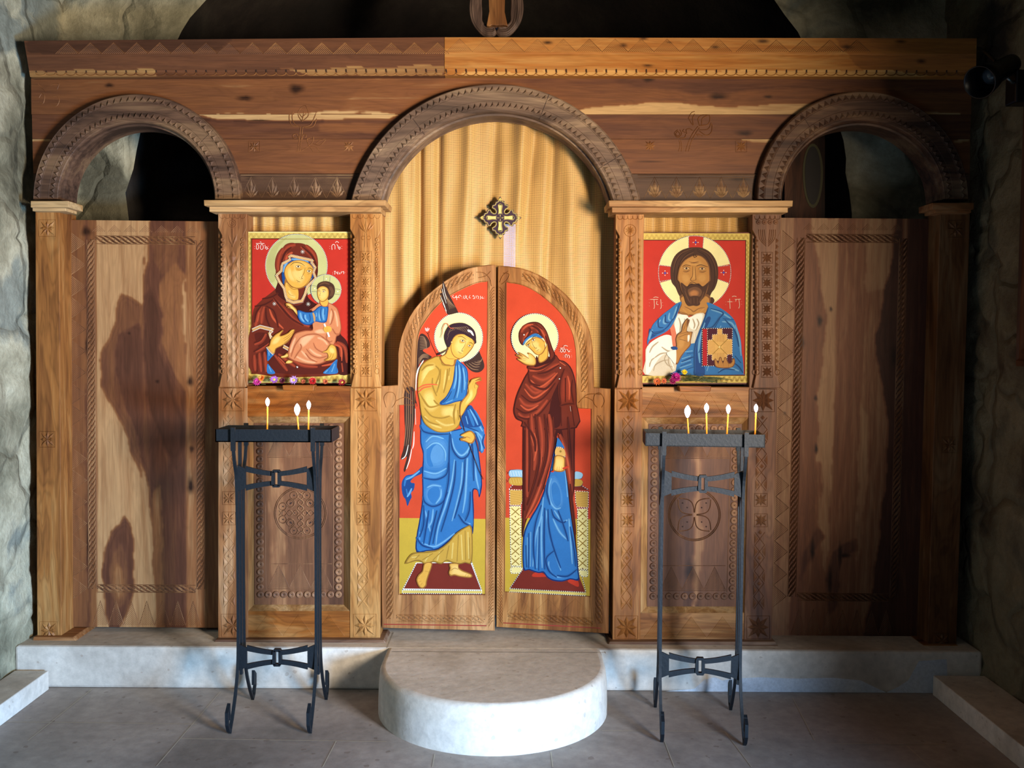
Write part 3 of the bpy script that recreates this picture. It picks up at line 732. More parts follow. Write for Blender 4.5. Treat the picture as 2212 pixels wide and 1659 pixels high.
# icon bays
def lerp(a, b, t): return a+(b-a)*t
def bay(L0, L1, yt, ym, yb, mats, right):
    """L0/L1: x edges (pillar l, pillar r, pillar l, pillar r) at yt and at yb"""
    def X(k, y): return lerp(L0[k], L1[k], (y-yt)/(yb-yt))
    wl, wr, wm, wp = mats
    for side, (k0, k1) in enumerate(((0, 1), (2, 3))):
        mt = (wl, wr)[side]
        m = MB()
        m.quad([(X(k0, yt), yt), (X(k1, yt), yt), (X(k1, yb), yb), (X(k0, yb), yb)], .016, .12)      # core
        m.quad([(X(k0, ym), ym), (X(k1, ym), ym), (X(k1, yb), yb), (X(k0, yb), yb)], 0., .018)          # lower post
        h = yt+(34 if side == 0 else 36)
        a, b = X(k0, yt), X(k1, yt); w = b-a
        m.outline([(a-1, yt), (b, yt), (b, h), (b-w*.12, h+16), (b-w*.13, ym-34), (b-w*.02, ym-2), (a+w*.02, ym-2), (a+w*.13, ym-34), (a+w*.12, h+16), (a-1, h)], -.004, .018)
        o = m.build('pillar', mt, screen, bevel=.002)
        r = Relief(-.0045); cx = (a+b)/2
        for k in range(5):
            x = a+w*(.14+.18*k); r.ridge(crsp([(x-5, yt+6), (x-4, yt+12), (x, yt+14), (x+5, yt+12), (x+6, yt+6)], False, 3), 1.6, .002)
        q = cx
        if not right and side == 0:      # spiral flower
            r.ridge([(q+t*1.4*math.cos(t*2.2), yt+24+t*1.4*math.sin(t*2.2)) for t in np.linspace(.5, 7.2, 40)], 2., .002)
            for s_ in (-1, 1): r.leaf((q, yt+76), (q+s_*10, yt+46), 7, .004)
            r.ridge([(q, yt+76), (q, yt+36)], 3, .003)
        elif right and side == 0:
            for k in range(9): r.leaf((q, yt+38), (q+11*math.cos(k*.7), yt+38+11*math.sin(k*.7)), 5, .004)
            r.ridge([(q+13*math.cos(k*.3), yt+38+13*math.sin(k*.3)) for k in range(21)], 1.6, .002, True)
            r.ridge([(q, yt+88), (q, yt+52)], 3, .003); r.leaf((q, yt+70), (q+10, yt+58), 5); r.leaf((q, yt+82), (q+10, yt+72), 5)
        elif not right:
            for s_, w_, tp in ((0, 9, 16), (-1, 7, 20), (1, 7, 20), (-1.7, 6, 24), (1.7, 6, 24)): r.leaf((q, yt+46), (q+s_*11, yt+tp), w_, .005)
            r.ridge([(q-3, yt+76), (q-2, yt+46)], 2, .002); r.ridge([(q+3, yt+76), (q+2, yt+46)], 2, .002)
            for s_ in (-1, 1): r.ridge([(q+s_*6+4*math.cos(t), yt+56+4*math.sin(t)) for t in np.linspace(0, 6, 14)], 1.6, .002)
        else:
            for k in range(4): r.coin(a+w*(.2+.2*k), yt+20, 5, .004)
            for s_ in (-1, 1):
                for k in range(4): r.ridge(crsp([(q+s_*(18-k*4), yt+36), (q+s_*(16-k*4), yt+56), (q+s_*2, yt+72-k*4)], False, 5), 1.8, .002)
        # carved shaft: centre column and a border each side
        y = yt+82; n = 0
        while y < ym-42:
            hh = 26 if n % 3 else 30
            if right and side == 0:
                r.leaf((cx, y), (cx-11, y+hh), 9, .006); r.leaf((cx, y), (cx+11, y+hh), 9, .006); r.leaf((cx, y+hh), (cx, y+2), 7, .005); r.coin(cx+9, y+hh*.3, 2.5, .003)
            elif right or side == 1:
                r.star(cx, y+hh/2, hh*.40, .006)
            else:
                r.pyr([(cx, y), (cx+8, y+hh/2), (cx, y+hh), (cx-8, y+hh/2)], .006)
                for s_ in (-1, 1): r.pyr([(cx+s_*12, y+hh/2), (cx+s_*4, y+hh), (cx+s_*12, y+hh*1.4)], .004)
            y += hh; n += 1
        for s_ in (-1, 1):
            xx = cx+s_*w*.29; r.ridge([(xx, yt+82), (xx, ym-40)], 1.8, .0018)
            xx = cx+s_*w*.355; r.ridge([(xx+s_*3.5, yt+60), (xx+s_*3.5, ym-40)], 1.4, .0014) if False else None
            y = yt+60
            while y < ym-44:
                if not right: r.coin(xx, y, 4.6, .003)
                else: r.pyr([(xx-3.5, y-6), (xx+3.5, y), (xx-3.5, y+6)], .005)
                y += 10.5 if not right else 13
            r.ridge([(xx+5*math.cos(t), ym-36+6*math.sin(t)) for t in np.linspace(0, 6.0, 16)], 1.8, .002)
        r.build('shaft_carving', [mt, HOLE_SHADE], o)
        def bst(x, y, s_, h): r = Relief(-.0005); r.star(x, y, s_, h); r.build('star_carving', [mt, HOLE_SHADE], o)
        def cxl(y): return (X(k0, y)+X(k1, y))/2-2*(1-2*side)*0
        sz = 24.5
        bst(cxl(ym+24), ym+25, sz, .011); bst(cxl(yb-32), yb-31, sz, .011)
        m1 = ym+238 if not right else ym+240
        off = -8 if (side == 0 and not right) else (-4 if not right else 0)
        bst(cxl(m1)+off, m1, 14, .007); bst(cxl(m1)+off, m1+44, 14, .007)
        for y0, y1 in ((ym+62, m1-20), (m1+70, yb-70)):
            n = int((y1-y0)/24); st = (y1-y0)/n; r = Relief(-.0005)
            for k in range(n):
                y = y0+k*st; x = cxl(y)+off
                r.ridge([(x-11, y), (x+10, y+st)], 1.8, .0016); r.ridge([(x+10, y), (x-11, y+st)], 1.8, .0016)
                r.pyr([(x-13, y+2), (x-4, y+st/2), (x-13, y+st-2)], .005)
                if k % 2: r.pyr([(x+12, y+2), (x+4, y+st/2), (x+12, y+st-2)], .004)
                else: r.pyr([(x-5, y), (x, y-5), (x+5, y), (x, y+5)], .004)
            r.build('post_carving', [mt, HOLE_SHADE], o)
    # rail below the icon
    xa, xb = X(1, ym), X(2, ym)
    m = MB(); m.quad([(xa-1, ym-4), (xb+1, ym-4), (X(2, ym+62)+1, ym+62), (X(1, ym+62)-1, ym+62)], .004, .10); o = m.build('upper_rail', wm, screen, bevel=.002)
    r = Relief(.0035)
    for k in range(4): st = (xb-xa)/4; r.zig(xa+k*st, ym+8, xa+(k+1)*st, ym+56, 1, 3.6, False)
    for k in range(3): st = (xb-xa)/4; q = [(xa+(k+.5)*st, ym+8), (xa+(k+1.5)*st, ym+8), (xa+(k+1)*st, ym+56)]; r.hatch(q, .8, 3.6)
    r.build('hatch_carving', [wm, HOLE_SHADE], o)
    m = MB(); c_ = (xa+xb)/2
    m.outline([(c_-36, ym-6), (c_+34, ym-6), (c_+32, ym+6), (c_-34, ym+6)], -.045, .01); m.build('ledge_block', W_warmX, screen, bevel=.003)
    # lower rail, bevelled frame and recessed panel
    y0, y1 = ym+62, yb-62
    m = MB(); m.quad([(X(1, y1)-1, y1), (X(2, y1)+1, y1), (X(2, yb)+1, yb), (X(1, yb)-1, yb)], .004, .10); o = m.build('lower_rail', W_warmX if not right else wm, screen, bevel=.002)
    r = Relief(.0035); xa, xb = X(1, yb), X(2, yb); st = (xb-xa)/3.3
    for k in range(3): r.zig(xa+8+k*st, y1+8, xa+8+(k+1)*st, yb-8, 1, 3.2, False)
    r.build('hatch_carving', [W_warmX if not right else wm, HOLE_SHADE], o)
    fr = [(X(1, y0), y0), (X(2, y0), y0), (X(2, y1), y1), (X(1, y1), y1)]
    dd = 14; inn = [(fr[0][0]+dd, y0+dd), (fr[1][0]-dd, y0+dd), (fr[2][0]-dd, y1-dd), (fr[3][0]+dd, y1-dd)]
    m = MB(); A = [P(*p, .004) for p in fr]; B = [P(*p, .045) for p in inn]
    m.add(A+B, [[0, 1, 5, 4], [1, 2, 6, 5], [2, 3, 7, 6], [3, 0, 4, 7]])
    Cb = [Vector((p.x, .09, p.z)) for p in A]+[Vector((p.x, .09, p.z)) for p in B]
    m.add(Cb, [[0, 4, 5, 1], [1, 5, 6, 2], [2, 6, 7, 3], [3, 7, 4, 0]])
    m.build('panel_frame', W_paleZ, screen)
    gridboard('lower_panel', inn, 4, .04, .02, .42, [(.6, [(inn[0][0]+60, y0), (inn[0][0]+95, y0), (inn[0][0]+110, y1), (inn[0][0]+70, y1)]), (.12, [(inn[0][0]+105, y0), (inn[0][0]+112, y0), (inn[0][0]+116, y1-110), (inn[0][0]+98, y1), (inn[0][0]+92, y1)])] if right
              else [(.25, [(inn[0][0]+30, y0), (inn[0][0]+60, y0), (inn[0][0]+70, y1), (inn[0][0]+40, y1)]), (.55, [(inn[0][0]+150, y0), (inn[0][0]+185, y0), (inn[0][0]+190, y1), (inn[0][0]+160, y1)])],
              [(inn[0][0]+90, y1-90, 14, 30)] if right else [], wood('#b78a62', '#8c6044', '#5f4030', 'Z', 41+right, True), screen, wob=3)
    r = Relief(.0395)
    xl0, xr0 = inn[0][0]+13, inn[1][0]-(11 if not right else 13); xl1, xr1 = inn[3][0]+13, inn[2][0]-(11 if not right else 13)
    ya, yb_ = y0+dd+12, y1-dd-22; n = round((yb_-ya)/16.3)
    for k in range(n+1):
        y = lerp(ya, yb_, k/n); t = k/n
        r.coin(lerp(xl0, xl1, t), y, 7.6, .006); r.coin(lerp(xr0, xr1, t), y, 7.6, .006)
    for yy, xa, xb in ((ya-2, xl0, xr0), (yb_, xl1, xr1)):
        n = round((xb-xa)/16.5)
        for k in range(1, n): r.coin(lerp(xa, xb, k/n), yy, 7.6, .006)
    r.ridge([(xl0+11, ya+10), (xl1+11, yb_-10)], 1.6, .0012); r.ridge([(xr0-11, ya+10), (xr1-11, yb_-10)], 1.6, .0012)
    xa, xb = xl1+16, xr1-14; r.ridge([(xa, yb_-66), (xb, yb_-66)], 1.4, .001); r.zig(xa, yb_-64, xb, yb_-14, 3, 3.0, False); r.ridge([(xa, yb_-12), (xb, yb_-12)], 1.4, .001)
    xa, xb = xl0+16, xr0-14; r.zig(xa, ya+10, xb, ya+60, 3, 3.0, False); r.ridge([(xa, ya+62), (xb, ya+62)], 1.4, .001)
    cx = (inn[0][0]+inn[1][0])/2+(4 if not right else -2); cy = ym+270 if not right else ym+272; R = 56
    for q in (R, R-3): r.ridge([(cx+q*math.cos(t), cy+q*math.sin(t)) for t in np.linspace(0, 2*math.pi, 60)], 2.4, .004)
    for k in range(4):
        a = k*math.pi/2; ux, uy = math.cos(a), math.sin(a); vx, vy = -uy, ux
        def F(u, v): return (cx+ux*u+vx*v, cy+uy*u+vy*v)
        if not right:
            for s_ in (-1, 1):
                r.ridge([F(4+j*2.2, s_*6*math.sin(j*.55)) for j in range(20)], 2.6, .004)
            for u, v in ((38, -14), (38, 14), (22, -20), (22, 20)):
                r.ridge([F(u+8*math.cos(t), v+8*math.sin(t)) for t in np.linspace(0, 6.28, 18)], 2.6, .004); r.dot(*F(u, v), 1.6, 1, .001)
            for u in (14, 28, 40): r.dot(*F(u, 0), 1.5, 1, .001)
        else:
            b = a+math.pi/4; ux, uy = math.cos(b), math.sin(b); vx, vy = -uy, ux
            for s_ in (-1, 1): r.ridge([(cx+ux*(4+j*2.6)+vx*s_*(3+12*math.sin(j*.19)), cy+uy*(4+j*2.6)+vy*s_*(3+12*math.sin(j*.19))) for j in range(18)], 2.4, .004)
            for u in (22, 36): r.dot(cx+ux*u, cy+uy*u, 1.6, 1, .001)
    r.build('medallion_carving', [wood('#ad8260', '#876048', '#5f4333', 'Z', 43), HOLE_SHADE], screen)
    # base plinth
    m = MB(); m.quad([(X(0, yb)-6, yb), (X(3, yb)+8, yb), (X(3, yb)+14, yb+9), (X(0, yb)-12, yb+9)], -.03, .12)
    m.quad([(X(0, yb)-12, yb+9), (X(3, yb)+14, yb+9), (X(3, yb)+16, yb+16), (X(0, yb)-13, yb+16)], -.04, .12)
    m.build('plinth', wood('#a98a72', '#8a6850', '#63473a', 'X', 44), screen, bevel=.003)
bay((472, 533, 757, 825), (471, 536, 756, 821), 458, 838, 1382, (wood('#c59a72', '#a3714a', '#7c4f33', 'Z', 51), wood('#cc985e', '#ad7440', '#84532e', 'Z', 52), W_warmX, None), 0)
bay((1331, 1391, 1626, 1688), (1323, 1383, 1607, 1667), 460, 840, 1386, (wood('#bd8753', '#9c6437', '#734524', 'Z', 53), wood('#9c7354', '#7b5239', '#563828', 'Z', 54), wood('#b98654', '#9a6438', '#6f4526', 'X', 55), None), 1)

# ------------------------------------------------------------------ side doors of the screen
def side_door(name_label, q, base, polys, knots, mat, matc, loc, right):
    t = thing('side_door', name_label, 'door', loc)
    gridboard('door_panel', q, 2.6, .11, .03, base, polys, knots, mat, t)
    r = Relief(.1095)
    (ax, ay), (bx, by), (cx, cy), (dx, dy) = q
    def B(u, v): return ((1-v)*((1-u)*ax+u*bx)+v*((1-u)*dx+u*cx), (1-v)*((1-u)*ay+u*by)+v*((1-u)*dy+u*cy))
    u0, u1, v0, v1 = .15, (.87 if not right else .79), .048, .905
    if right: u0 = .135
    r.braid([B(u0, v0), B(u0, v1)], 8.5, 12.6); r.braid([B(u1, v0), B(u1, v1)], 8.5, 12.6)
    r.braid([B(u0+.035, v0), B(u1-.035, v0)], 8.5, 13.); r.braid([B(u0+.035, v1), B(u1-.035, v1)], 8., 13.)
    n = 17
    for k in range(n):
        a, b, c = B(.015, .03+k*.053), B(u0-.035, .03+(k+.5)*.053), B(.015, .03+(k+1)*.053)
        r.ridge([a, b, c], 1.3, .001); r.hatch([a, b, c], -.8, 4., 1.2, .0007)
    for k in range(7):
        s_ = (u1-u0)/7; a, b, c = B(u0+k*s_, .955+.04), B(u0+(k+.5)*s_, .955-.02), B(u0+(k+1)*s_, .955+.04)
        r.ridge([a, b, c], 1.3, .001); r.hatch([a, b, c], -.8, 4., 1.2, .0007)
        a, b, c = B(u0+k*s_, .028), B(u0+(k+.5)*s_, .01), B(u0+(k+1)*s_, .028); r.hatch([a, b, c], -.8, 4., 1.2, .0007)
    r.build('braid_carving', [matc, HOLE_SHADE], t)
S = [(.40, [(140, 470), (209, 470), (211, 1360), (140, 1360)], 1), (.62, [(184, 470), (190, 470), (193, 700), (190, 1000), (196, 1360), (190, 1360), (184, 1000), (187, 700)]),
     (.04, [(208, 470), (217, 470), (220, 1360), (211, 1360)], 1),
     (.10, [(217, 470), (309, 470), (309, 1360), (219, 1360)], 1),
     (.50, [(262, 632), (282, 640), (300, 657), (311, 668), (312, 1075), (304, 1040), (300, 1012), (288, 990), (274, 940), (255, 900), (232, 860), (218, 830), (216, 800), (216, 760), (238, 735), (248, 690), (253, 655)]),
     (.70, [(258, 720), (300, 700), (310, 740), (311, 1010), (300, 960), (275, 880), (250, 800)]),
     (.62, [(309, 470), (402, 470), (404, 1360), (309, 1360)], 1),
     (.80, [(312, 640), (330, 620), (350, 690), (345, 760), (372, 830), (395, 900), (400, 960), (380, 1010), (350, 960), (325, 880), (311, 800)]),
     (.36, [(345, 620), (375, 560), (402, 600), (402, 850), (372, 800), (352, 740)]), (.50, [(330, 500), (395, 500), (380, 560), (350, 600), (330, 560)]),
     (.12, [(309, 470), (325, 470), (324, 500), (318, 560), (309, 605)]), (.08, [(397, 610), (402, 600), (402, 745), (394, 700)]),
     (.12, [(305, 995), (318, 1040), (328, 1119), (332, 1238), (342, 1362), (305, 1362)]), (.34, [(330, 1060), (345, 1050), (352, 1100), (350, 1200), (358, 1362), (342, 1362), (332, 1238), (328, 1119)]),
     (.30, [(402, 470), (480, 470), (480, 1360), (404, 1360)], 1), (.42, [(410, 900), (440, 860), (440, 1100), (415, 1060)]),
     (.64, [(272, 1110), (260, 1130), (240, 1150), (228, 1180), (221, 1240), (225, 1300), (238, 1360), (258, 1360), (275, 1320), (287, 1280), (290, 1230), (287, 1170), (281, 1135)]),
     (.50, [(260, 1170), (245, 1200), (236, 1240), (240, 1290), (252, 1320), (268, 1300), (278, 1250), (274, 1200)]), (.28, [(256, 1215), (247, 1240), (244, 1270), (251, 1295), (262, 1285), (269, 1250), (265, 1225)])]
side_door('tall plank side door with swirling dark heartwood under the left arch', [(146, 475), (476, 478.5), (476, 1356), (152, 1354)], .3, S,
          [(411, 824, 9, 14), (414, 970, 6, 9), (412, 1050, 9, 22), (186, 500, 14, 12), (188, 745, 5, 24), (340, 824, 6, 5), (279, 720, 4, 4), (190, 1170, 4, 60)], W_panelA,
          wood('#b88b62', '#946646', '#6b4834', 'Z', 61), (-1.6, .12, .2), 0)
S = [(.16, [(1680, 470), (1718, 470), (1706, 1380), (1655, 1380)], 1), (.36, [(1717, 470), (1751, 470), (1765, 560), (1782, 660), (1785, 720), (1768, 850), (1765, 1000), (1762, 1100), (1740, 1380), (1704, 1380)]),
     (.07, [(1751, 470), (1813, 470), (1810, 700), (1801, 900), (1798, 1000), (1765, 1000), (1768, 850), (1784, 720), (1782, 665), (1765, 560)]),
     (.12, [(1775, 1000), (1797, 1000), (1790, 1150), (1785, 1250), (1768, 1150), (1772, 1080)]), (.30, [(1740, 1140), (1785, 1240), (1782, 1380), (1730, 1380)]),
     (.30, [(1812, 470), (1869, 470), (1862, 900), (1855, 1380), (1782, 1380), (1798, 1000)], 1),
     (.13, [(1869, 470), (1938, 470), (1927, 560), (1915, 620), (1880, 660), (1869, 620)]), (.24, [(1869, 640), (1912, 620), (1892, 730), (1898, 800), (1912, 850), (1918, 900), (1917, 1000), (1908, 1080), (1895, 1200), (1880, 1300), (1865, 1380), (1855, 1380), (1862, 900)]),
     (.12, [(1858, 860), (1874, 900), (1876, 1000), (1862, 1150), (1852, 1220), (1853, 1000)]),
     (.72, [(1938, 470), (1952, 470), (1950, 700), (1948, 900), (1940, 1380), (1865, 1380), (1880, 1300), (1895, 1200), (1908, 1080), (1917, 1000), (1918, 900), (1912, 850), (1898, 800), (1892, 730), (1905, 660), (1927, 560)]),
     (.16, [(1951, 470), (1961, 470), (1955, 800), (1946, 800)], 1), (.62, [(1961, 470), (2030, 470), (2005, 1380), (1935, 1380), (1948, 900)], 1), (.3, [(2008, 470), (2024, 470), (2000, 1380), (1990, 1380)], 1),
     (.55, [(1800, 1190), (1850, 1160), (1852, 1185), (1820, 1210), (1812, 1260), (1808, 1310), (1790, 1330), (1785, 1250)]), (.5, [(1765, 1140), (1780, 1160), (1745, 1220), (1728, 1260), (1735, 1190)])]
side_door('tall plank side door with plain dark streaks under the right arch', [(1686, 470.5), (2024, 473), (1999, 1378), (1663, 1374)], .3, S,
          [(1771, 693, 8, 16), (1795, 668, 4, 7), (1732, 740, 8, 20), (1762, 860, 5, 8), (1763, 970, 5, 14), (1695, 893, 4, 5), (1825, 1200, 18, 6), (1815, 1195, 5, 30), (1755, 1190, 6, 30), (1930, 770, 8, 30), (1793, 1255, 5, 40)], W_panelB,
          wood('#a07c5f', '#80583f', '#5a3c2c', 'Z', 62), (1.5, .12, .2), 1)
m = MB(); m.quad([(446, 478), (474, 478), (474, 1400), (446, 1400)], .145, .30); m.build('door_post', wood('#6b4a33', '#523524', '#38241a', 'Z', 63), screen)
# ------------------------------------------------------------------ painted panels
PC = dict(red='#cf4a2c', red2='#c23427', reds='#e0603a', gold='#dcc266', goldl='#f0df94', goldd='#9c7a34', halo='#f4e9a8', haloo='#c6c483', skin='#e3ab49', skinl='#f2c873', skind='#9d682c', skb='#b88243',
    skbl='#c69250', skbd='#7a5030', bl='#3272b0', bll='#7ab2d6', bld='#1d4785', bln='#142f66', mar='#6d2a1b', marl='#a5432a', marx='#c95a38', mard='#431713', yel='#c79d40', yell='#e2c46e', yeld='#94702a',
    lin='#3a2418', white='#f3efe0', wh2='#d8cdb4', whd='#a38f6e', hair='#33202a', hairl='#7d6248', hairb='#4a2f22', hairx='#6e4a32', sal='#d08458', sall='#eab286', sald='#9e5335', ochre='#c8a63a', rug='#7a2c20', purp='#4a1a2c',
    orng='#e2552f', wing='#3f2a24', wingl='#8a6a50', tr='#c8975a', grn='#7aa0a0', pil='#9cc4d8', bd='#2c3a5a')
SOFT = {'skinl': 'skin', 'skbl': 'skb', 'sall': 'sal', '#6aaede': 'bl', '#5fa4da': 'bl', '#8d3522': 'mar', 'hairx': 'hairb', 'yell': 'yel', '#b07545': 'hairx', 'bll': 'bl', 'marl': 'mar', 'marx': 'marl', 'sald': 'sal', 'yeld': 'yel', 'bln': 'bl', 'bld': 'bl',
    'mard': 'mar', 'whd': 'wh2', 'skbd': 'skb', 'hairl': 'hair'}
def blend(c, f):
    b_ = SOFT.get(c)
    if b_ is None: return lin(PC.get(c, c))
    A, B = lin(PC.get(b_, b_)), lin(PC.get(c, c)); return tuple(x+(y-x)*f for x, y in zip(A, B))
PC['#6aaede'] = '#568fc2'; PC['#5fa4da'] = '#4f8abf'
class Paint(MB):
    def __init__(s, pl, k, ox, oy):
        super().__init__(); s.pl = pl; s.k = k; s.o = (ox, oy); s.h = 0.; s.c = []; s.nv = Vector((pl[1], -1, 0)).normalized()
    def map(s, k, ox, oy): s.k = k; s.o = (ox, oy); return s
    def q(s, p): return P(p[0]/s.k+s.o[0], p[1]/s.k+s.o[1], *s.pl)+s.nv*s.h
    def up(s): s.h += .000016
    def pts(s, t):
        if isinstance(t, str): return [tuple(float(v) for v in a.split(',')) for a in t.split()]
        return t
    def poly(s, c, t, sm=True, n=4):
        p = s.pts(t)
        if sm and len(p) > 3: p = crsp(p, True, n)
        if sm and c in ('skinl', 'skbl', 'sall', '#6aaede', '#5fa4da', '#8d3522', 'yell', '#b07545'):
            mx, my = sum(a[0] for a in p)/len(p), sum(a[1] for a in p)/len(p)
            for k_, f in ((1., .22), (.86, .5), (.72, .78), (.56, 1.)):
                s.up(); vs = [s.q((mx+(a[0]-mx)*k_, my+(a[1]-my)*k_)) for a in p]
                fs = [list(q) for q in tessellate_polygon([[Vector((a[0], a[1], 0)) for a in p]])]
                s.add(vs, fs); s.c += [blend(c, f)]*len(fs)
            return
        s.up(); vs = [s.q(a) for a in p]
        fs = [list(f) for f in tessellate_polygon([[Vector((a[0], a[1], 0)) for a in p]])]
        s.add(vs, fs); s.c += [c if isinstance(c, tuple) else lin(PC.get(c, c))]*len(fs)
    def line(s, c, w, t, sm=True, taper=True, closed=False, n=5):
        for tt in (t.split('|') if isinstance(t, str) else [t]):
            p = s.pts(tt)
            if sm and len(p) > 2: p = crsp(p, closed, n)
            s.up(); L = len(p); vs = []
            for i in range(L):
                a = p[i-1] if (i or closed) else p[0]; b = p[(i+1) % L] if (i < L-1 or closed) else p[-1]
                dx, dy = b[0]-a[0], b[1]-a[1]; d = math.hypot(dx, dy) or 1
                u = i/(L-1) if L > 1 else 0; ww = w/2*(math.sin(math.pi*min(1, max(0, .08+.84*u)))**.6 if taper and not closed else 1)
                vs += [s.q((p[i][0]-dy/d*ww, p[i][1]+dx/d*ww)), s.q((p[i][0]+dy/d*ww, p[i][1]-dx/d*ww))]
            fs = [[2*i, 2*i+1, 2*((i+1) % L)+1, 2*((i+1) % L)] for i in range(L if closed else L-1)]
            s.add(vs, fs); s.c += [c if isinstance(c, tuple) else lin(PC.get(c, c))]*len(fs)
    def circ(s, c, x, y, rx, ry=None, n=40):
        ry = ry or rx; s.poly(c, [(x+rx*math.cos(2*math.pi*k/n), y+ry*math.sin(2*math.pi*k/n)) for k in range(n)], False)
    def beads(s, path, step, r, closed=False, cols=('white', 'bd')):
        p = s.pts(path); 
        if closed: p = p+[p[0]]
        s.up(); d = 0.; i = 0; k = 0
        for a, b in zip(p[:-1], p[1:]):
            L = math.dist(a, b); t = (-d) % step if False else d
            while t < L:
                x, y = a[0]+(b[0]-a[0])*t/L, a[1]+(b[1]-a[1])*t/L
                vs = [s.q((x+r*math.cos(q*math.pi/3), y+r*math.sin(q*math.pi/3))) for q in range(6)]
                s.add(vs, [list(range(6))]); s.c.append(lin(PC.get(cols[k % len(cols)], cols[k % len(cols)]))); k += 1; t += step
            d = t-L
    def ring(s, x, y, rx, ry, step=7, r=4.2, a0=0., a1=6.2832):
        n = 90; s.beads([(x+rx*math.cos(a0+(a1-a0)*k/n), y+ry*math.sin(a0+(a1-a0)*k/n)) for k in range(n+1)], step, r)
    def skirt(s, t, depth=.012):
        pass
    def make(s, name, parent, rough=.42): return s.build(name, vcol(rough=rough), parent)
def starm(p, x, y, r, c='white'):
    for k in range(4): a = k*math.pi/4; p.line(c, 2.2, [(x-r*math.cos(a), y-r*math.sin(a)), (x+r*math.cos(a), y+r*math.sin(a))], False, False)
def goldzig(p, x0, y0, x1, y1, n, vert=False):
    for k in range(n):
        for d in (0., .22):
            if vert: h = (y1-y0)/n; a = [(x0, y0+(k+d)*h), (x1, y0+(k+.5+d)*h), (x0, y0+(k+1+d)*h)]
            else: w = (x1-x0)/n; a = [(x0+(k+d)*w, y1), (x0+(k+.5+d)*w, y0), (x0+(k+1+d)*w, y1)]
            p.line('goldd', 3.2, a, False, False)
        p.circ('goldd', (x0+(k+.9)*w) if not vert else x0+4, (y1-5) if not vert else y0+(k+.9)*h, 3, n=6)
def face(p, brows, eyes, nose, mouth, dk, lt, w=3.6):
    p.line(dk, w*1.5, brows); p.line(dk, w, nose); p.line(dk, w*1.1, mouth)
    for (x, y, r, t) in eyes:
        c, s_ = math.cos(t), math.sin(t)
        def E(a, b): return (x+a*c-b*s_, y+a*s_+b*c)
        p.poly(lt, [E(-r, 0), E(0, -r*.5), E(r, 0), E(0, r*.45)]); p.line(dk, w, [E(-r*1.25, 2), E(-r*.4, -r*.5), E(r*.5, -r*.45), E(r*1.2, 1)])
        p.line(dk, w*.6, [E(-r, 2), E(0, r*.5), E(r, 2)]); p.line(dk, w*.45, [E(-r, r*.55), E(0, r*.95), E(r*.9, r*.6)]); p.circ(dk, *E(0, -r*.05), r*.36, n=10)
def folds(p, spec):
    for c, w, t in spec:
        if c in SOFT:
            for k_, f in ((3.0, .16), (2.0, .36), (1.3, .62)): p.line(blend(c, f), w*k_, t)
            p.line(c, w*.62, t)
        else: p.line(c, w, t)

# ---- left icon -------------------------------------------------------------
iconL = thing('framed_icon', 'red and gold painted panel of a veiled haloed woman holding a child', 'icon', (-.9, .04, 1.3))
m = MB(); m.quad([(531, 500), (770, 500), (770, 829), (531, 829)], .0405, .065); m.build('wooden_board', wood('#7c3a24', '#6b2c1c', '#4a1d14', 'X', 71), iconL)
p = Paint((.040, 0, 0), 4.607, 500, 480)
p.poly('gold', '150,95 1250,95 1250,1598 150,1598', False); p.poly('#f2e39a', '150,95 1250,95 1250,104 150,104', False)
goldzig(p, 160, 110, 1240, 155, 20); goldzig(p, 160, 175, 192, 1560, 26, True); goldzig(p, 160, 1530, 1240, 1585, 20); p.line('goldd', 4, '198,160 198,1512', False, False)
p.poly('mard', '202,162 1196,162 1196,1510 202,1510', False); p.poly('red2', '208,170 1190,170 1190,1503 208,1503', False)
p.circ('haloo', 648, 432, 308, 312); p.poly('#b9b775', '352,400 420,240 560,150 470,250 430,400 440,560 400,600 360,520')
p.ring(648, 432, 308, 312, 7.5, 4)
for t in ['235,240 232,242|235,262 232,264|370,240 367,242|370,262 367,264|250,225 250,262 262,270 272,255 270,230 258,222 250,232|295,225 290,262 305,272 318,258 316,230 302,222 295,232|335,225 340,250 350,270 362,262 350,245 335,262|245,212 330,212|285,195 300,200', '980,240 978,242|980,262 978,264|1100,240 1098,242|1100,262 1098,264|1003,275 1000,240 1012,222 1030,230 1032,270|1050,222 1062,240 1068,262 1080,270 1082,248 1060,255|1035,205 1050,192 1070,205',
          '1010,500 1008,502|1010,515 1008,517|1022,490 1040,488|1032,490 1030,520|1048,495 1046,505 1058,508|1060,490 1060,522|1078,500 1076,515 1085,512|1098,490 1092,510|1105,495 1118,492 1118,515|1132,500 1132,502']:
    p.line('white', 4.4, t, True, False)
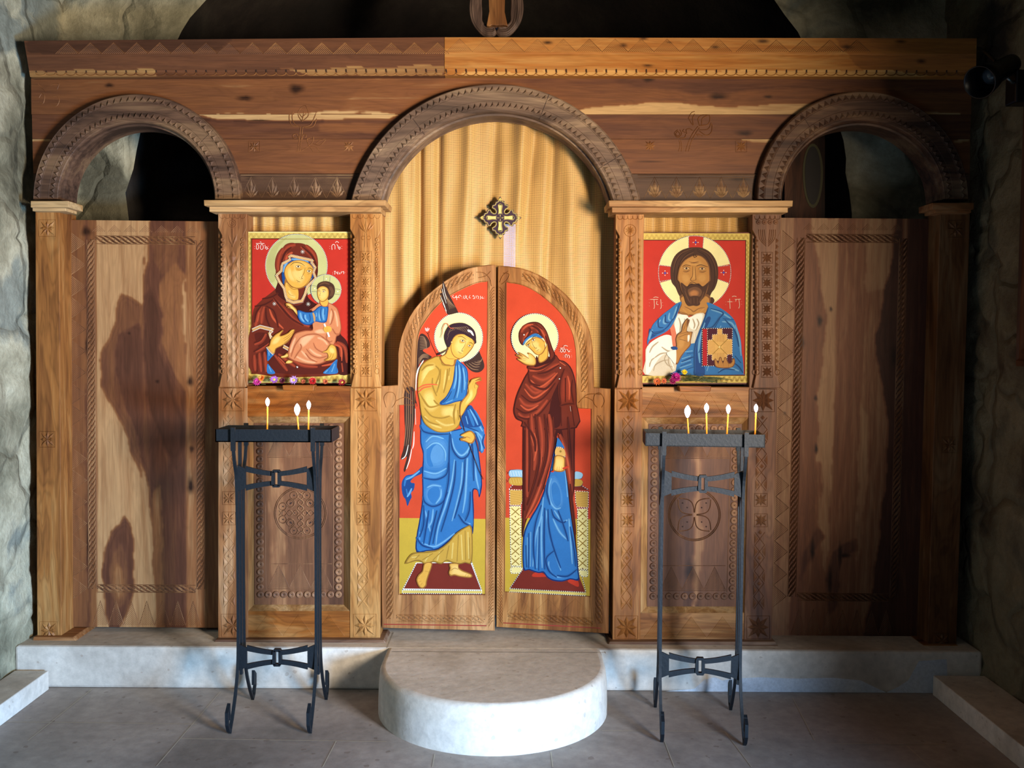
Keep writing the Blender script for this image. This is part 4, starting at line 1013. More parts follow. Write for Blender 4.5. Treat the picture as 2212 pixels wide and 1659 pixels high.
# mantle
p.poly('mar', '650,208 715,214 780,250 830,325 858,420 862,500 840,570 800,620 762,660 752,710 770,755 820,800 870,830 1040,1000 1095,1125 1140,1170 1168,1240 1180,1330 1184,1503 209,1503 209,1000 214,920 232,850 310,770 400,700 440,660 462,600 470,560 444,520 446,430 468,330 520,255 585,218', True, 3)
p.poly('mard', '470,600 500,640 520,720 560,800 640,830 720,800 760,700 770,760 900,860 1020,1010 850,1060 760,1040 640,900 560,800 500,760 440,690')
p.poly('mard', '850,1050 1000,1050 1100,1130 1150,1190 1175,1300 1180,1500 1060,1500 1060,1300 1000,1200')
p.poly('#581f16', '230,1120 330,1100 430,1140 640,1250 900,1400 1050,1360 980,1500 440,1500 360,1400 300,1300')
folds(p, [('marl', 22, '520,260 480,340 465,440 480,520|640,225 560,250 510,320'), ('marx', 11, '560,275 515,350 500,430|610,300 560,340 540,400'), ('marl', 18, '690,245 790,330 830,430|740,230 820,320 850,450'), ('mard', 9, '600,250 540,300 500,400 492,520|700,240 800,330 845,440 850,540'),
    ('marl', 20, '300,830 270,900 250,1000 240,1040|330,840 310,920 300,1010|420,760 520,860 640,980 780,1040|470,800 560,910 660,1000'), ('marx', 8, '440,790 540,900 650,1000|380,860 420,960 520,1060|280,900 262,990'),
    ('mard', 9, '310,765 400,745 470,705|235,838 330,820 420,770|350,835 420,880 450,960 470,1050|420,750 500,850 600,960 720,1030|345,850 350,950 390,1050|300,830 250,900 230,1000'),
    ('marl', 16, '240,1290 300,1260 380,1200|230,1320 235,1400 240,1480|280,1300 290,1400 300,1490|330,1290 345,1400 350,1490|230,1220 300,1180 350,1110'), ('mard', 8, '225,1290 300,1240 380,1190|260,1310 262,1490|310,1300 320,1490|230,1200 290,1170 330,1110|370,1100 390,1180 380,1240'),
    ('marl', 14, '430,1320 500,1400 560,1480|470,1310 560,1380 640,1440|560,1330 700,1420 860,1440|1000,1200 1080,1230 1090,1340|1050,1190 1130,1250 1150,1400|1100,1400 1110,1490'), ('marx', 7, '1010,1215 1090,1250 1100,1380|470,1340 540,1410|900,1430 1000,1410 1050,1370')])
p.poly('bl', '360,1255 430,1300 400,1345 362,1380 358,1300'); p.poly('bl', '362,1410 400,1450 438,1503 362,1503'); p.poly('bl', '1055,1365 1050,1430 1056,1503 915,1503 980,1440 1010,1400')
folds(p, [('bll', 9, '372,1280 380,1330|375,1430 400,1490|1030,1410 1000,1490|960,1470 930,1500'), ('bld', 6, '362,1270 362,1370|1050,1380 1046,1500|395,1310 380,1350|1010,1420 960,1500')])
# neck, face, lining
p.poly('bld', '600,360 700,370 810,410 838,450 825,540 770,600 730,650 700,560 560,560 520,620 505,500 540,430 575,385', True)
folds(p, [('bll', 10, '560,400 535,440 520,500|600,368 690,378 770,398|790,430 825,470|800,560 760,610')])
p.poly('skind', '540,560 600,640 665,660 668,772 640,785 585,775 545,750 530,690'); p.poly('skin', '548,600 600,650 662,665 664,765 600,770 556,742 540,680'); folds(p, [('skinl', 22, '575,680 600,730 640,750'), ('skind', 6, '560,620 610,665 665,670'), ('skind', 4, '560,690 590,725 630,735')])
p.poly('skind', '608,390 690,378 770,405 816,452 812,500 790,580 745,635 690,662 640,660 590,635 548,578 528,505 545,440'); p.poly('skin', '612,396 690,384 764,410 808,455 804,500 782,578 740,628 690,654 642,652 596,628 556,575 536,505 552,444')
p.poly('skinl', '620,410 700,395 770,430 740,450 720,520 740,560 700,620 650,600 600,560 580,500 620,470'); p.poly('skin', '640,440 690,425 735,450 700,480 650,485'); p.poly('skinl', '560,470 590,450 610,520 640,590 600,590 565,540')
face(p, '590,432 630,402 690,408 735,438|762,462 790,458 812,478', [(668, 444, 24, .12), (776, 490, 22, .2)], '738,445 728,500 702,552 712,562 690,566|675,548 684,560', '648,574 668,590 690,596|655,600 672,606', 'lin', '#f6dfae')
p.line('skind', 5, '650,470 680,478 706,466|760,520 782,522|555,590 600,635 650,655 700,650 745,620 785,560')
tr = '452,530 500,485 505,440 512,415 590,372 576,345 600,335 700,358 800,380 815,385 800,400 838,452 820,500 842,560 800,600 760,640 735,720 705,785 620,800 560,775 545,740 528,660 480,590 452,530'
p.line('tr', 27, tr, False, False); p.line('#e0b67c', 10, tr, False, False)
for o_ in (-13, 13): p.beads([(x+(o_*.7 if 500 < y < 800 else 0)*(-1 if x < 640 else 1), y+(o_ if y < 480 or y > 740 else 0)*(1 if y > 740 else -1)) for x, y in p.pts(tr)], 7, 3., False, ('white', 'mard'))
starm(p, 712, 296, 22); starm(p, 432, 812, 20); starm(p, 768, 815, 22)
for t in ['212,1075 290,1040 330,1050 420,1072 382,1105 398,1150 450,1175 460,1205', '520,1235 570,1262']:
    p.line('tr', 30, t, False, False); q = p.pts(t); p.beads([(x, y-15) for x, y in q], 8, 3.4, False, ('white',)); p.beads([(x, y+15) for x, y in q], 8, 3.4, False, ('white',))
# child
p.circ('haloo', 945, 672, 150, 150); p.line('bd', 3, '925,530 920,600|985,538 980,600|805,632 865,640|800,690 860,692|1035,665 1095,672|1030,715 1088,722', False, False); p.ring(945, 672, 150, 150, 6.5, 3.6)
for x, y in ((948, 565), (832, 662), (1062, 690)): p.circ('white', x, y, 6, n=8)
p.poly('sald', '775,878 830,840 880,800 970,800 1040,840 1068,880 1085,960 1098,1060 1080,1120 1050,1140 1040,1190 1010,1250 985,1320 940,1390 850,1418 740,1412 640,1385 575,1355 560,1330 575,1250 620,1130 660,1095 740,1075 810,1070 808,990 830,880', True, 3)
p.poly('sal', '800,878 880,810 965,806 1035,846 1060,885 1078,960 1090,1055 1072,1110 1045,1130 1030,1190 1000,1250 975,1310 930,1380 850,1408 740,1402 640,1376 590,1350 572,1325 590,1250 632,1135 665,1105 745,1085 815,1078 815,1000 850,900', True, 3)
p.poly('sall', '690,1150 760,1110 840,1120 800,1170 740,1230 700,1250 670,1210'); p.poly('sall', '830,1080 900,1060 950,1100 900,1110 840,1105')
folds(p, [('sall', 13, '1000,880 990,950 985,1010|1030,880 1050,960 1060,1040|640,1150 610,1230 590,1300|860,1150 920,1170 960,1220|780,1260 840,1310 900,1330|700,1280 760,1340 850,1380|640,1330 740,1380 840,1396'),
    ('sald', 7, '970,830 960,900 950,1000|1000,860 1020,920 1000,1000 985,1020|690,1150 640,1220 610,1300 600,1340|690,1150 760,1120 850,1115 930,1150|750,1260 800,1320 880,1350 960,1330|690,1210 700,1250 660,1310 630,1360|820,1200 850,1260 930,1300 980,1290|900,1140 960,1180 1000,1230|1010,1060 1040,1110 1070,1110|955,1110 950,1160 980,1190 1010,1180|740,1300 790,1360 860,1390')])
p.poly('bld', '668,875 740,895 815,890 880,838 962,838 966,900 950,990 900,1000 838,990 800,1020 740,1022 690,990 662,930', True, 3); p.poly('bl', '676,885 742,904 820,898 884,846 952,846 956,900 942,980 890,990 838,982 790,1010 742,1010 696,980 672,930', True, 3)
folds(p, [('bll', 12, '690,900 700,950 730,990|740,920 740,960 770,990|890,870 880,930 890,980|920,860 915,920 925,975|850,900 850,940'), ('bld', 6, '720,910 725,960 760,1000|900,850 890,900 900,980|935,860 930,920|780,910 790,960 780,1000'), ('tr', 20, '815,900 828,940 832,990')])
p.poly('skind', '545,808 580,806 600,812 625,838 655,870 662,930 620,880 590,860 560,852 580,838 552,838'); p.poly('skinl', '552,812 585,812 620,845 652,880 655,915 620,872 590,852 600,838 570,832')
p.poly('sald', '886,780 965,780 965,835 920,842 890,820'); p.poly('skin', '890,770 962,770 958,828 922,836 896,815')
p.poly('skind', '872,650 920,635 965,655 975,715 960,765 915,795 880,780 862,740 858,690'); p.poly('skinl', '876,656 918,642 958,662 968,715 952,760 914,786 884,774 868,738 864,692')
p.poly('hairb', '858,668 862,625 890,600 940,588 990,600 1025,632 1035,690 1015,745 975,775 965,765 978,715 968,665 930,640 890,640', True); folds(p, [('hairx', 9, '880,625 930,605 980,620|990,640 1015,690 1000,740|975,640 1000,690 985,740')])
face(p, '866,676 885,672|905,674 930,672 945,685', [(877, 686, 9, 0), (922, 690, 13, .05)], '892,680 886,720 880,728 892,732', '878,745 892,748', 'lin', '#f6dfae', 2.8)
p.line('white', 17, '928,1010 940,1040 960,1090 978,1142', False, False); p.line('wh2', 4, '936,1030 970,1110', False, False)
p.poly('skin', '925,1050 960,1035 995,1045 1000,1080 975,1092 940,1095 922,1070'); p.line('skind', 4, '930,1060 965,1050|928,1072 965,1065|935,1085 970,1078')
p.poly('skind', '495,1335 530,1322 560,1300 580,1335 545,1350 505,1352'); p.poly('skinl', '502,1336 535,1328 560,1310 568,1330 540,1344 508,1346'); p.poly('skind', '545,1395 570,1370 600,1375 620,1385 600,1405 555,1408'); p.poly('skinl', '550,1394 575,1375 610,1386 595,1400 556,1402')
# hands of the woman
p.poly('skind', '382,1225 400,1165 440,1120 480,1095 515,1072 522,1085 500,1110 495,1130 530,1120 570,1100 600,1072 630,1068 636,1082 600,1150 560,1200 500,1235 450,1262 430,1310 360,1250')
p.poly('skin', '390,1228 408,1170 446,1126 484,1102 512,1080 488,1115 486,1138 530,1128 572,1108 604,1078 628,1074 594,1148 552,1192 500,1226 445,1255 426,1298 368,1248'); p.poly('skinl', '430,1160 470,1130 500,1150 470,1200 430,1220 405,1210')
p.line('skind', 4.5, '628,1078 570,1130 520,1160|622,1100 570,1150 525,1180|600,1140 560,1180 530,1200'); p.line('tr', 16, '362,1240 395,1280 425,1310', False, False); p.beads('355,1248 388,1290 420,1320', 8, 3.5, False, ('white',))
p.poly('skind', '905,1295 950,1270 990,1215 1040,1235 1055,1300 1052,1350 1020,1372 985,1378 935,1380 930,1368 965,1340 950,1300'); p.poly('skin', '912,1294 956,1276 994,1224 1034,1242 1047,1300 1044,1345 1015,1364 980,1370 945,1374 972,1345 960,1300'); p.poly('skinl', '985,1240 1025,1255 1035,1300 1000,1310 975,1280')
p.line('skind', 4.5, '1000,1300 985,1340 950,1370|1020,1305 1010,1345 980,1370|1040,1320 1030,1350')
p.circ('white', 662, 1442, 8, n=7); p.circ('white', 655, 1436, 4, n=6)
# frame fragments hiding the halo top
p.line('goldd', 4, '480,172 815,172', False, False)
p.make('painting', iconL)

# ---- right icon ------------------------------------------------------------
iconR = thing('framed_icon', 'red and gold painted panel of a bearded haloed man in blue with a book', 'icon', (.8, .04, 1.3))
m = MB(); m.quad([(1380, 502), (1626, 502), (1622, 830), (1378, 830)], .0405, .065); m.build('wooden_board', wood('#7c3a24', '#6b2c1c', '#4a1d14', 'X', 72), iconR)
p = Paint((.040, 0, 0), 4.607, 1370, 480)
p.poly('gold', '60,108 1162,112 1150,1598 60,1598', False); goldzig(p, 100, 122, 1130, 168, 22); goldzig(p, 1116, 180, 1138, 1560, 30, True); goldzig(p, 100, 1535, 1120, 1585, 20)
p.poly('mard', '60,175 1112,178 1102,1528 60,1528', False); p.poly('red2', '64,182 1104,185 1094,1518 64,1518', False)
cx, cy, R = 600, 498, 360
p.circ('red2', cx, cy, R, 362); 
for a, b in ((-80, -10), (190, 260)):
    pass
def sector(a0, a1): return [(cx+R*math.cos(math.radians(a)), cy+R*math.sin(math.radians(a))) for a in np.linspace(a0, a1, 14)]
p.poly('halo', [(540, 255), (540, 142)]+[(cx+R*math.cos(math.radians(a)), cy+R*math.sin(math.radians(a))) for a in np.linspace(261, 192, 14)]+[(370, 440)], False)
p.poly('halo', [(680, 255), (690, 148)]+[(cx+R*math.cos(math.radians(a)), cy+R*math.sin(math.radians(a))) for a in np.linspace(284, 347, 14)]+[(835, 440)], False)
p.poly('halo', [(380, 570)]+[(cx+R*math.cos(math.radians(a)), cy+R*math.sin(math.radians(a))) for a in np.linspace(163, 118, 12)]+[(520, 760)], False)
p.poly('halo', [(830, 570), (930, 605)]+[(cx+R*math.cos(math.radians(a)), cy+R*math.sin(math.radians(a))) for a in np.linspace(20, 60, 12)]+[(690, 760)], False)
p.ring(cx, cy, R, 362, 8, 4.2); p.beads('540,142 540,255', 8, 4); p.beads('690,148 682,255', 8, 4); p.beads('250,428 370,442', 8, 4); p.beads('262,590 372,570', 8, 4); p.beads('835,440 945,430', 8, 4); p.beads('835,570 932,605', 8, 4)
for x, y in ((610, 202), (305, 507), (888, 502)):
    p.poly('#4a4fa8', [(x-14, y), (x, y-14), (x+14, y), (x, y+14)], False)
    for u, v in ((24, 0), (-24, 0), (0, 22), (0, -22)): p.circ('white', x+u, y+v, 5, n=6)
for t in ['148,768 146,770|150,802 148,804|150,832 148,834|282,800 280,802|284,828 282,830|158,768 235,768|195,768 200,840 192,862|225,785 222,815 240,822|262,768 268,840 258,862|190,752 210,745 240,750', '910,792 908,794|910,820 908,822|1068,790 1066,792|1068,816 1066,818|925,792 975,792|948,762 952,862|990,790 992,792|1000,768 1058,766|1012,768 1008,790|1040,768 1046,830 1038,858|972,742 990,735 1015,740']:
    p.line('wh2', 4.6, t, True, False)
# hair
p.poly('hairb', '595,250 680,258 760,305 815,390 834,480 828,580 800,660 770,700 745,760 770,745 795,770 790,800 760,815 720,780 690,700 500,700 478,760 440,720 410,650 372,600 360,520 364,430 400,340 460,285 530,258', True, 3)
folds(p, [('#2f1c18', 6, '600,270 500,300 430,370 400,470 400,580 430,680|600,280 520,320 460,390 430,480|620,270 720,310 780,400 800,500 790,620 750,700|620,285 700,330 750,410 770,500'), ('hairx', 4, '580,265 470,310 410,390 385,500|640,270 740,320 800,430 812,540|590,300 500,350 450,430')])
# neck, body
p.poly('skbd', '470,720 735,720 745,840 690,920 545,930 440,905 465,820'); p.poly('skb', '482,740 722,740 735,845 690,910 545,918 450,895 474,820'); folds(p, [('skbl', 14, '520,850 580,890 640,870|480,860 520,900|700,850 650,900'), ('skbd', 6, '500,840 560,870 590,890 640,860 700,850|450,890 520,915 545,935')])
p.poly('wh2', '400,930 450,910 545,945 620,908 700,915 660,1040 600,1220 440,1260 300,1240 130,1230 110,1380 106,1516 400,1516 430,1420 540,1200 380,1100 380,1000', True, 3)
p.poly('white', '130,1240 200,1170 320,1120 400,1160 420,1260 400,1300 330,1300 260,1340 200,1420 150,1500 115,1500 118,1360'); p.poly('white', '430,930 520,925 545,950 620,918 680,925 640,1050 560,1060 520,960 470,1040 440,1180 400,1040')
folds(p, [('whd', 6, '150,1300 180,1240 240,1190|200,1350 260,1310 320,1300|190,1480 210,1420 280,1380 340,1370|330,1300 300,1360 330,1420 380,1440|380,1480 340,1400 345,1330|270,1240 330,1280 400,1290|440,950 460,1020 450,1100|580,960 600,1020 590,1060|620,960 640,1010 610,1080|500,960 500,1010|390,1000 400,1080 430,1150|150,1440 165,1380 200,1350'), ('white', 12, '150,1400 180,1330 240,1290|350,1320 370,1400 395,1460|600,1100 590,1180')])
p.poly('#d8795a', '352,1035 385,1015 410,1080 425,1230 385,1240 370,1140')
p.poly('bl', '405,1517 425,1400 520,1215 620,1200 630,1517', False); p.poly('bl', '440,1440 500,1370 560,1260 600,1216 640,1100 700,930 735,850 720,800 790,820 910,890 990,970 1030,1080 1060,1250 1080,1380 1086,1470 1084,1510 1060,1517 400,1517 410,1480', True, 3)
p.poly('bl', '470,795 440,880 410,960 360,1050 300,1100 200,1150 150,1180 132,1222 130,1160 170,1050 200,1000 280,920 360,860 420,810', True, 3)
p.poly('bld', '600,1250 600,1400 590,1516 700,1516 680,1300 700,1100 760,960 720,950 660,1080 630,1180'); p.poly('bld', '150,1060 200,1090 300,1060 380,960 340,1040 240,1110 150,1160')
folds(p, [('bll', 10, '260,970 230,1020 250,1050|300,940 290,1000 320,1010|350,900 340,960 360,980|420,840 400,920 380,960|180,1070 160,1110 145,1170|760,870 860,900 960,960|700,1000 660,1120 640,1260 650,1400|1000,1020 1040,1160 1060,1330|870,990 960,1000 1000,1060|860,1030 840,1080|740,1420 720,1480|840,1480 940,1450 1040,1480|470,1360 560,1330|460,1400 560,1370|500,1290 580,1280|450,1450 570,1410'),
    ('bln', 7, '450,810 420,900 380,980|170,1080 210,1110 300,1080|240,960 240,1040 290,1050|310,920 310,990 350,1000|735,850 700,960 640,1120 600,1250 595,1400 600,1510|760,860 880,900 840,960 780,1040 730,1050|880,960 990,970|900,970 1000,1090 1040,1240|800,1050 850,960|470,1390 560,1350 590,1340|460,1430 560,1390|480,1480 590,1440|520,1310 590,1300|830,1500 900,1460 1000,1470|990,1400 1040,1440 1080,1500|640,1300 660,1250|1000,1330 1060,1400')])
# face and beard
p.poly('skbd', '590,330 660,335 715,380 745,440 752,520 755,580 738,600 730,660 700,740 640,790 560,790 500,740 465,680 445,600 425,570 432,500 450,440 500,375', True, 3)
p.poly('skb', '590,338 655,342 708,385 736,445 742,520 742,580 728,600 718,650 690,700 640,760 560,760 505,700 470,640 455,600 436,570 442,500 460,445 508,380', True, 3)
p.poly('skbl', '540,380 620,365 680,400 700,440 640,430 600,440 560,430 500,430'); p.poly('skbl', '470,520 520,510 560,560 540,600 500,610 470,570'); p.poly('skbl', '640,520 700,510 720,560 690,600 650,600 620,560'); p.poly('skbl', '585,440 605,440 610,540 625,570 565,575 575,540')
p.poly('hairb', '462,600 520,640 560,610 600,618 640,610 680,640 735,600 715,680 690,740 655,780 650,820 620,835 585,830 540,835 510,800 490,730 470,680', True, 3)
p.poly('hairx', '530,680 560,655 600,645 640,655 670,690 650,740 600,730 550,740'); p.poly('#b07545', '540,700 590,670 640,690 635,730 590,735 550,735'); folds(p, [('hairx', 7, '500,680 520,740 550,800|690,690 670,750 640,800|590,750 592,810|480,630 510,680|560,760 560,815|625,755 625,815'), ('#2f1c18', 5, '520,660 550,625 590,618 640,625 675,660|530,640 560,600 600,605 650,640')])
face(p, '475,445 510,428 560,436|612,440 660,426 730,448', [(516, 462, 30, .0), (672, 466, 30, .0)], '580,440 578,530 556,572 575,585 600,578|600,440 606,530 612,570 600,578', '560,632 590,642 630,632', 'hairb', '#d8b07a', 4.5)
p.line('skbd', 6, '480,490 516,496 552,480|640,494 680,500 715,484|540,395 590,402 640,392|556,410 600,408 640,405'); p.line('#2f1c18', 7, '590,325 592,350 610,352|605,325 612,345 622,335')
# blessing hand
p.poly('skbd', '405,1400 400,1290 415,1230 410,1160 430,1110 465,1085 478,1020 520,962 535,965 520,1040 540,970 548,985 520,1080 575,1090 575,1110 560,1180 555,1230 500,1290 460,1350 430,1410', True, 3)
p.poly('skb', '412,1390 408,1292 424,1230 418,1162 438,1116 470,1092 486,1024 520,972 515,1050 540,985 514,1088 566,1094 552,1180 546,1224 494,1284 452,1342 428,1396', True, 3); p.poly('skbl', '440,1170 480,1130 500,1180 490,1240 450,1270 430,1240')
p.line('skbd', 5, '520,985 495,1050 480,1090|432,1118 500,1100 568,1096|430,1150 500,1120 555,1108|440,1160 470,1170 530,1185|545,1120 540,1160 520,1200'); p.poly('white', '528,1130 548,1125 545,1170 530,1190'); p.poly('bld', '365,1245 400,1235 428,1250 420,1270 380,1268')
p.poly('white', '320,1300 400,1270 415,1290 408,1410 360,1360')
# book
p.poly('purp', '672,1058 972,1055 970,1425 672,1430', False); p.poly('#b01f28', '678,1064 722,1064 722,1424 678,1424', False)
p.poly('#dcae62', '822,1062 872,1062 872,1112 922,1116 922,1162 970,1165 970,1315 920,1318 918,1372 868,1380 820,1376 768,1372 768,1320 728,1318 728,1172 772,1168 772,1118 822,1116', False)
for k in range(9): p.line('#b5834a', 3, [(735+k*0, 1190+k*14), (800, 1190+k*14)], False, False); p.line('#b5834a', 3, [(880, 1190+k*14), (960, 1190+k*14)], False, False); p.line('#b5834a', 3, [(800+k*11, 1120), (800+k*11, 1190)], False, False); p.line('#b5834a', 3, [(800+k*11, 1300), (800+k*11, 1370)], False, False)
p.line('goldd', 6, '775,1172 915,1312|920,1168 772,1318', False, False); p.circ('goldl', 843, 1242, 8, n=8)
p.beads('672,1058 972,1055 970,1425 672,1430', 11, 4.2, True, ('white', 'purp')); p.beads('724,1064 724,1424', 11, 4, False, ('white', 'purp')); p.beads('822,1062 822,1116 772,1118 772,1168 728,1172', 10, 4, False, ('white', 'purp')); p.beads('872,1062 872,1112 922,1116 922,1162 970,1165', 10, 4, False, ('white', 'purp')); p.beads('728,1318 768,1320 768,1372 820,1376', 10, 4, False, ('white', 'purp')); p.beads('970,1315 920,1318 918,1372', 10, 4, False, ('white', 'purp'))
p.line('hairb', 5, '662,1130 720,1185|680,1245 722,1285', False)
p.poly('skbd', '792,1365 810,1360 830,1400 840,1350 860,1342 880,1395 890,1350 908,1345 935,1398 960,1395 975,1360 992,1355 998,1400 975,1440 920,1452 840,1450 800,1430', True, 3)
p.poly('skb', '798,1372 808,1368 832,1412 846,1356 856,1352 878,1408 894,1358 904,1354 930,1406 962,1404 980,1368 988,1366 990,1400 968,1434 918,1444 842,1442 806,1424', True, 3); p.line('skbd', 4, '832,1405 836,1438|880,1402 884,1440|932,1402 932,1440')
p.make('painting', iconR)
# ------------------------------------------------------------------ painted double doors
PL1 = (.03, -.04, -.57); PL2 = (.02, -.146, .42)
OUT1 = [(822, 834.5), (860, 833), (861, 788), (862, 755), (872, 716), (896, 668.5), (941.5, 623), (998, 586), (1034, 576.5), (1069.5, 572), (1067, 1362), (826, 1356)]
OUT1 = OUT1[:2]+crsp(OUT1[1:10], False, 3)+OUT1[10:]
INN1 = [(861, 875), (895, 875)]+crsp([(895, 875), (898, 799), (900, 755), (903.5, 725), (911, 705), (937, 668.5), (972, 638), (1026, 612), (1054, 607.7)], False, 3)+[(1048.5, 1285), (862, 1284.6)]
OUT2 = [(1073, 1354), (1076.5, 575)]+crsp([(1076.5, 575), (1124, 580.6), (1163, 594.7), (1200, 618.6), (1230.6, 647), (1261, 688), (1276, 729), (1280.5, 783.5), (1282.7, 838)], False, 3)+[(1317, 840), (1313, 1368)]
INN2 = [(1090, 1278), (1093.4, 610)]+crsp([(1093.4, 610), (1124, 614), (1157, 629), (1191.5, 655.5), (1217.6, 683.7), (1235, 714), (1242.5, 744.5), (1245.3, 777), (1245.3, 881)], False, 3)+[(1278.3, 883), (1275.3, 1289)]
def dedup(p): return [a for i, a in enumerate(p) if math.dist(a, p[i-1]) > .5]
OUT1, INN1, OUT2, INN2 = map(dedup, (OUT1, INN1, OUT2, INN2))
def leaf_door(lab, out, inn, pl, mat, loc, right):
    t = thing('painted_door_leaf', lab, 'door', loc)
    m = MB(); m.outline(out, pl[0], pl[0]+.035, 0, pl[1], pl[2]); o = m.build('door_frame', mat, t, bevel=.002)
    r = Relief(*pl)
    r.ridge(inn, 3.2, .004, True); r.ridge([((x-1070)*1.0+1070, y) for x, y in out], 3, .0015, True, base=-.003)
    if not right:
        arc = crsp([(878.5, 850), (878.8, 799), (881, 768), (882.5, 746.6), (887.5, 727), (898, 699), (914, 668.5), (936, 643.6), (970, 617), (1000, 601.5), (1022, 594)], False, 3)
        r.braid(arc, 8.2, 12.8, flip=-1); r.braid([(843, 892), (842.5, 1336)], 8.2, 12.8); r.braid([(857, 1334.5), (1046, 1338)], 7.5, 12.8)
        xr = [(1063.5, 622), (1061.5, 1352)]; vin = [(829, 1348.5), (1051, 1351.5)]; sc = [(845, 862), (1)]
        for c in ['835,880 830,860 838,848 852,850 856,866 848,880', '856,866 876,858 892,868', '1030,588 1046,590 1058,602 1062,618', '1034,600 1050,596 1060,586']: r.ridge(crsp(r_pts(c), False, 5), 2.4, .004)
        hx = (868, 1044)
    else:
        arc = crsp([(1128.6, 597), (1148, 603.4), (1175, 618.6), (1201, 638), (1224, 662), (1241.4, 690), (1254.5, 722.8), (1261, 755), (1263, 799), (1263, 846)], False, 3)
        r.braid(arc, 8.2, 12.8, flip=1); r.braid([(1297, 898), (1294, 1346)], 8.0, 12.8, flip=-1); r.braid([(1098, 1331), (1280, 1343)], 7.5, 12.8)
        xr = [(1084, 622), (1080, 1346)]; vin = [(1087, 1345.5), (1298, 1357)]
        for c in ['1300,880 1306,866 1298,850 1286,852 1282,868 1290,880', '1282,866 1264,858 1250,870', '1080,610 1086,596 1098,586', '1084,614 1096,604 1100,592 1088,590', '1252,868 1270,852 1300,852']: r.ridge(crsp(r_pts(c), False, 5), 2.4, .004)
        hx = (1095, 1272)
    y = xr[0][1]
    while y < xr[1][1]-6:      # twisted rope on the meeting stile
        f = (y-xr[0][1])/(xr[1][1]-xr[0][1]); x = lerp(xr[0][0], xr[1][0], f); s_ = 1 if right else -1
        r.ridge(crsp([(x-4.5*s_, y-1), (x-1*s_, y+1), (x+2*s_, y+6), (x+4.5*s_, y+11)], False, 3), 3.4, .0035); y += 6.6
    for s_ in (-6, 6): r.ridge([(xr[0][0]+s_, xr[0][1]-4), (xr[1][0]+s_, xr[1][1]+4)], 1.6, .0015)
    st = (hx[1]-hx[0])/3
    for k in range(3):
        a, b, c = (hx[0]+k*st, 1322), (hx[0]+(k+.5)*st, 1293), (hx[0]+(k+1)*st, 1322)
        r.ridge([a, b, c], 1.3, .001); r.hatch([a, b, c], -.8, 3.4, 1.2, .0008)
    o2 = r.build('braid_carving', [mat, HOLE_SHADE], t)
    m = Relief(*pl); m.ridge(vin, 2.2, .0008, base=.0003); m.build('red_line', plain('red_paint', '#8c2a1e', .5), t)
    return t
def r_pts(s): return [tuple(float(v) for v in a.split(',')) for a in s.split()]
MD1 = wood('#d0a070', '#b27e50', '#8a5a3a', 'Z', 81); MD2 = wood('#c8965f', '#a56f40', '#7c4d2e', 'Z', 82)
D1 = leaf_door('left arched door leaf painted with a winged haloed figure in yellow and blue', OUT1, INN1, PL1, MD1, (-.32, .03, .2), False)
D2 = leaf_door('right arched door leaf painted with a haloed woman in a long maroon mantle', OUT2, INN2, PL2, MD2, (.2, .03, .2), True)

# ---- winged figure -----------------------------------------------------------
p = Paint((PL1[0]-.0006, PL1[1], PL1[2]), 1., 0, 0)
p.poly('mar', [(x+(1.2 if x > 950 else -1.2), y) for x, y in INN1], False); p.poly('red', [(min(max(x, 863.5), 1050.5) if y > 870 else x, min(y, 1281)) for x, y in INN1], False)
p.map(3.458, 820, 900); p.poly('ochre', '148,757 792,764 790,1325 148,1322', False)
p.poly('white', '168,1290 180,1285 272,1090 690,1085 765,1298 765,1322 168,1322', False); p.poly('rug', '182,1284 278,1095 680,1092 756,1292', False); p.poly('gold', '172,1298 762,1302 762,1320 170,1320', False)
p.beads('172,1290 275,1095', 8, 3.6, False, ('bd', 'white')); p.beads('688,1092 762,1296', 8, 3.6, False, ('bd', 'white')); p.beads('175,1293 764,1299', 8, 3.6, False, ('bd', 'white')); p.beads('170,1320 764,1323', 8, 3.6, False, ('bd', 'white'))
# left wing down
p.map(4.608, 820, 560)
p.poly('wing', '250,1460 360,1470 372,1440 350,1350 360,1240 375,1130 400,1040 450,1010 520,975 470,940 430,905 498,870 495,810 455,755 410,742 385,800 372,900 365,1000 358,1200 345,1450')
for k in range(9): p.line('wingl', 7, [(400, 770+k*16), (440+k*3, 775+k*14), (470, 830+k*8)], True)
for k in range(5): p.line('wingl', 6, [(385, 1050-k*14), (430, 980-k*8), (490, 985-k*10)], True)
p.poly('white', '400,1060 425,1015 440,1005 420,1050 395,1090 372,1180 365,1300 358,1290 360,1180 375,1100')
p.poly('red', '345,1455 366,1440 366,1500 350,1660 340,1660')
p.map(3.458, 820, 900)
p.poly('wing', '190,-200 262,-200 262,0 250,100 232,250 195,400 180,395 205,300 178,318 158,312 180,230 190,100 185,0')
for x in (200, 215, 230, 246): p.line('wingl', 6, [(x, -190), (x, 0), (x-6, 120), (x-18, 220)])
p.line('white', 7, '266,-60 270,60|258,110 255,200 245,240|215,210 195,290 165,318|240,240 225,320 200,392')
p.line('red', 3, '236,-195 236,-20', False)
# scarf at the left
p.poly('bld', '318,372 290,400 250,430 200,440 170,480 165,530 175,590 195,620 208,668 225,630 240,600 235,570 255,545 262,500 240,495 232,480 262,450 320,420', True, 3); folds(p, [('bl', 18, '300,400 250,445 200,460 185,520|200,540 210,590'), ('bll', 6, '300,405 240,450 195,470|205,600 225,570 240,535')])
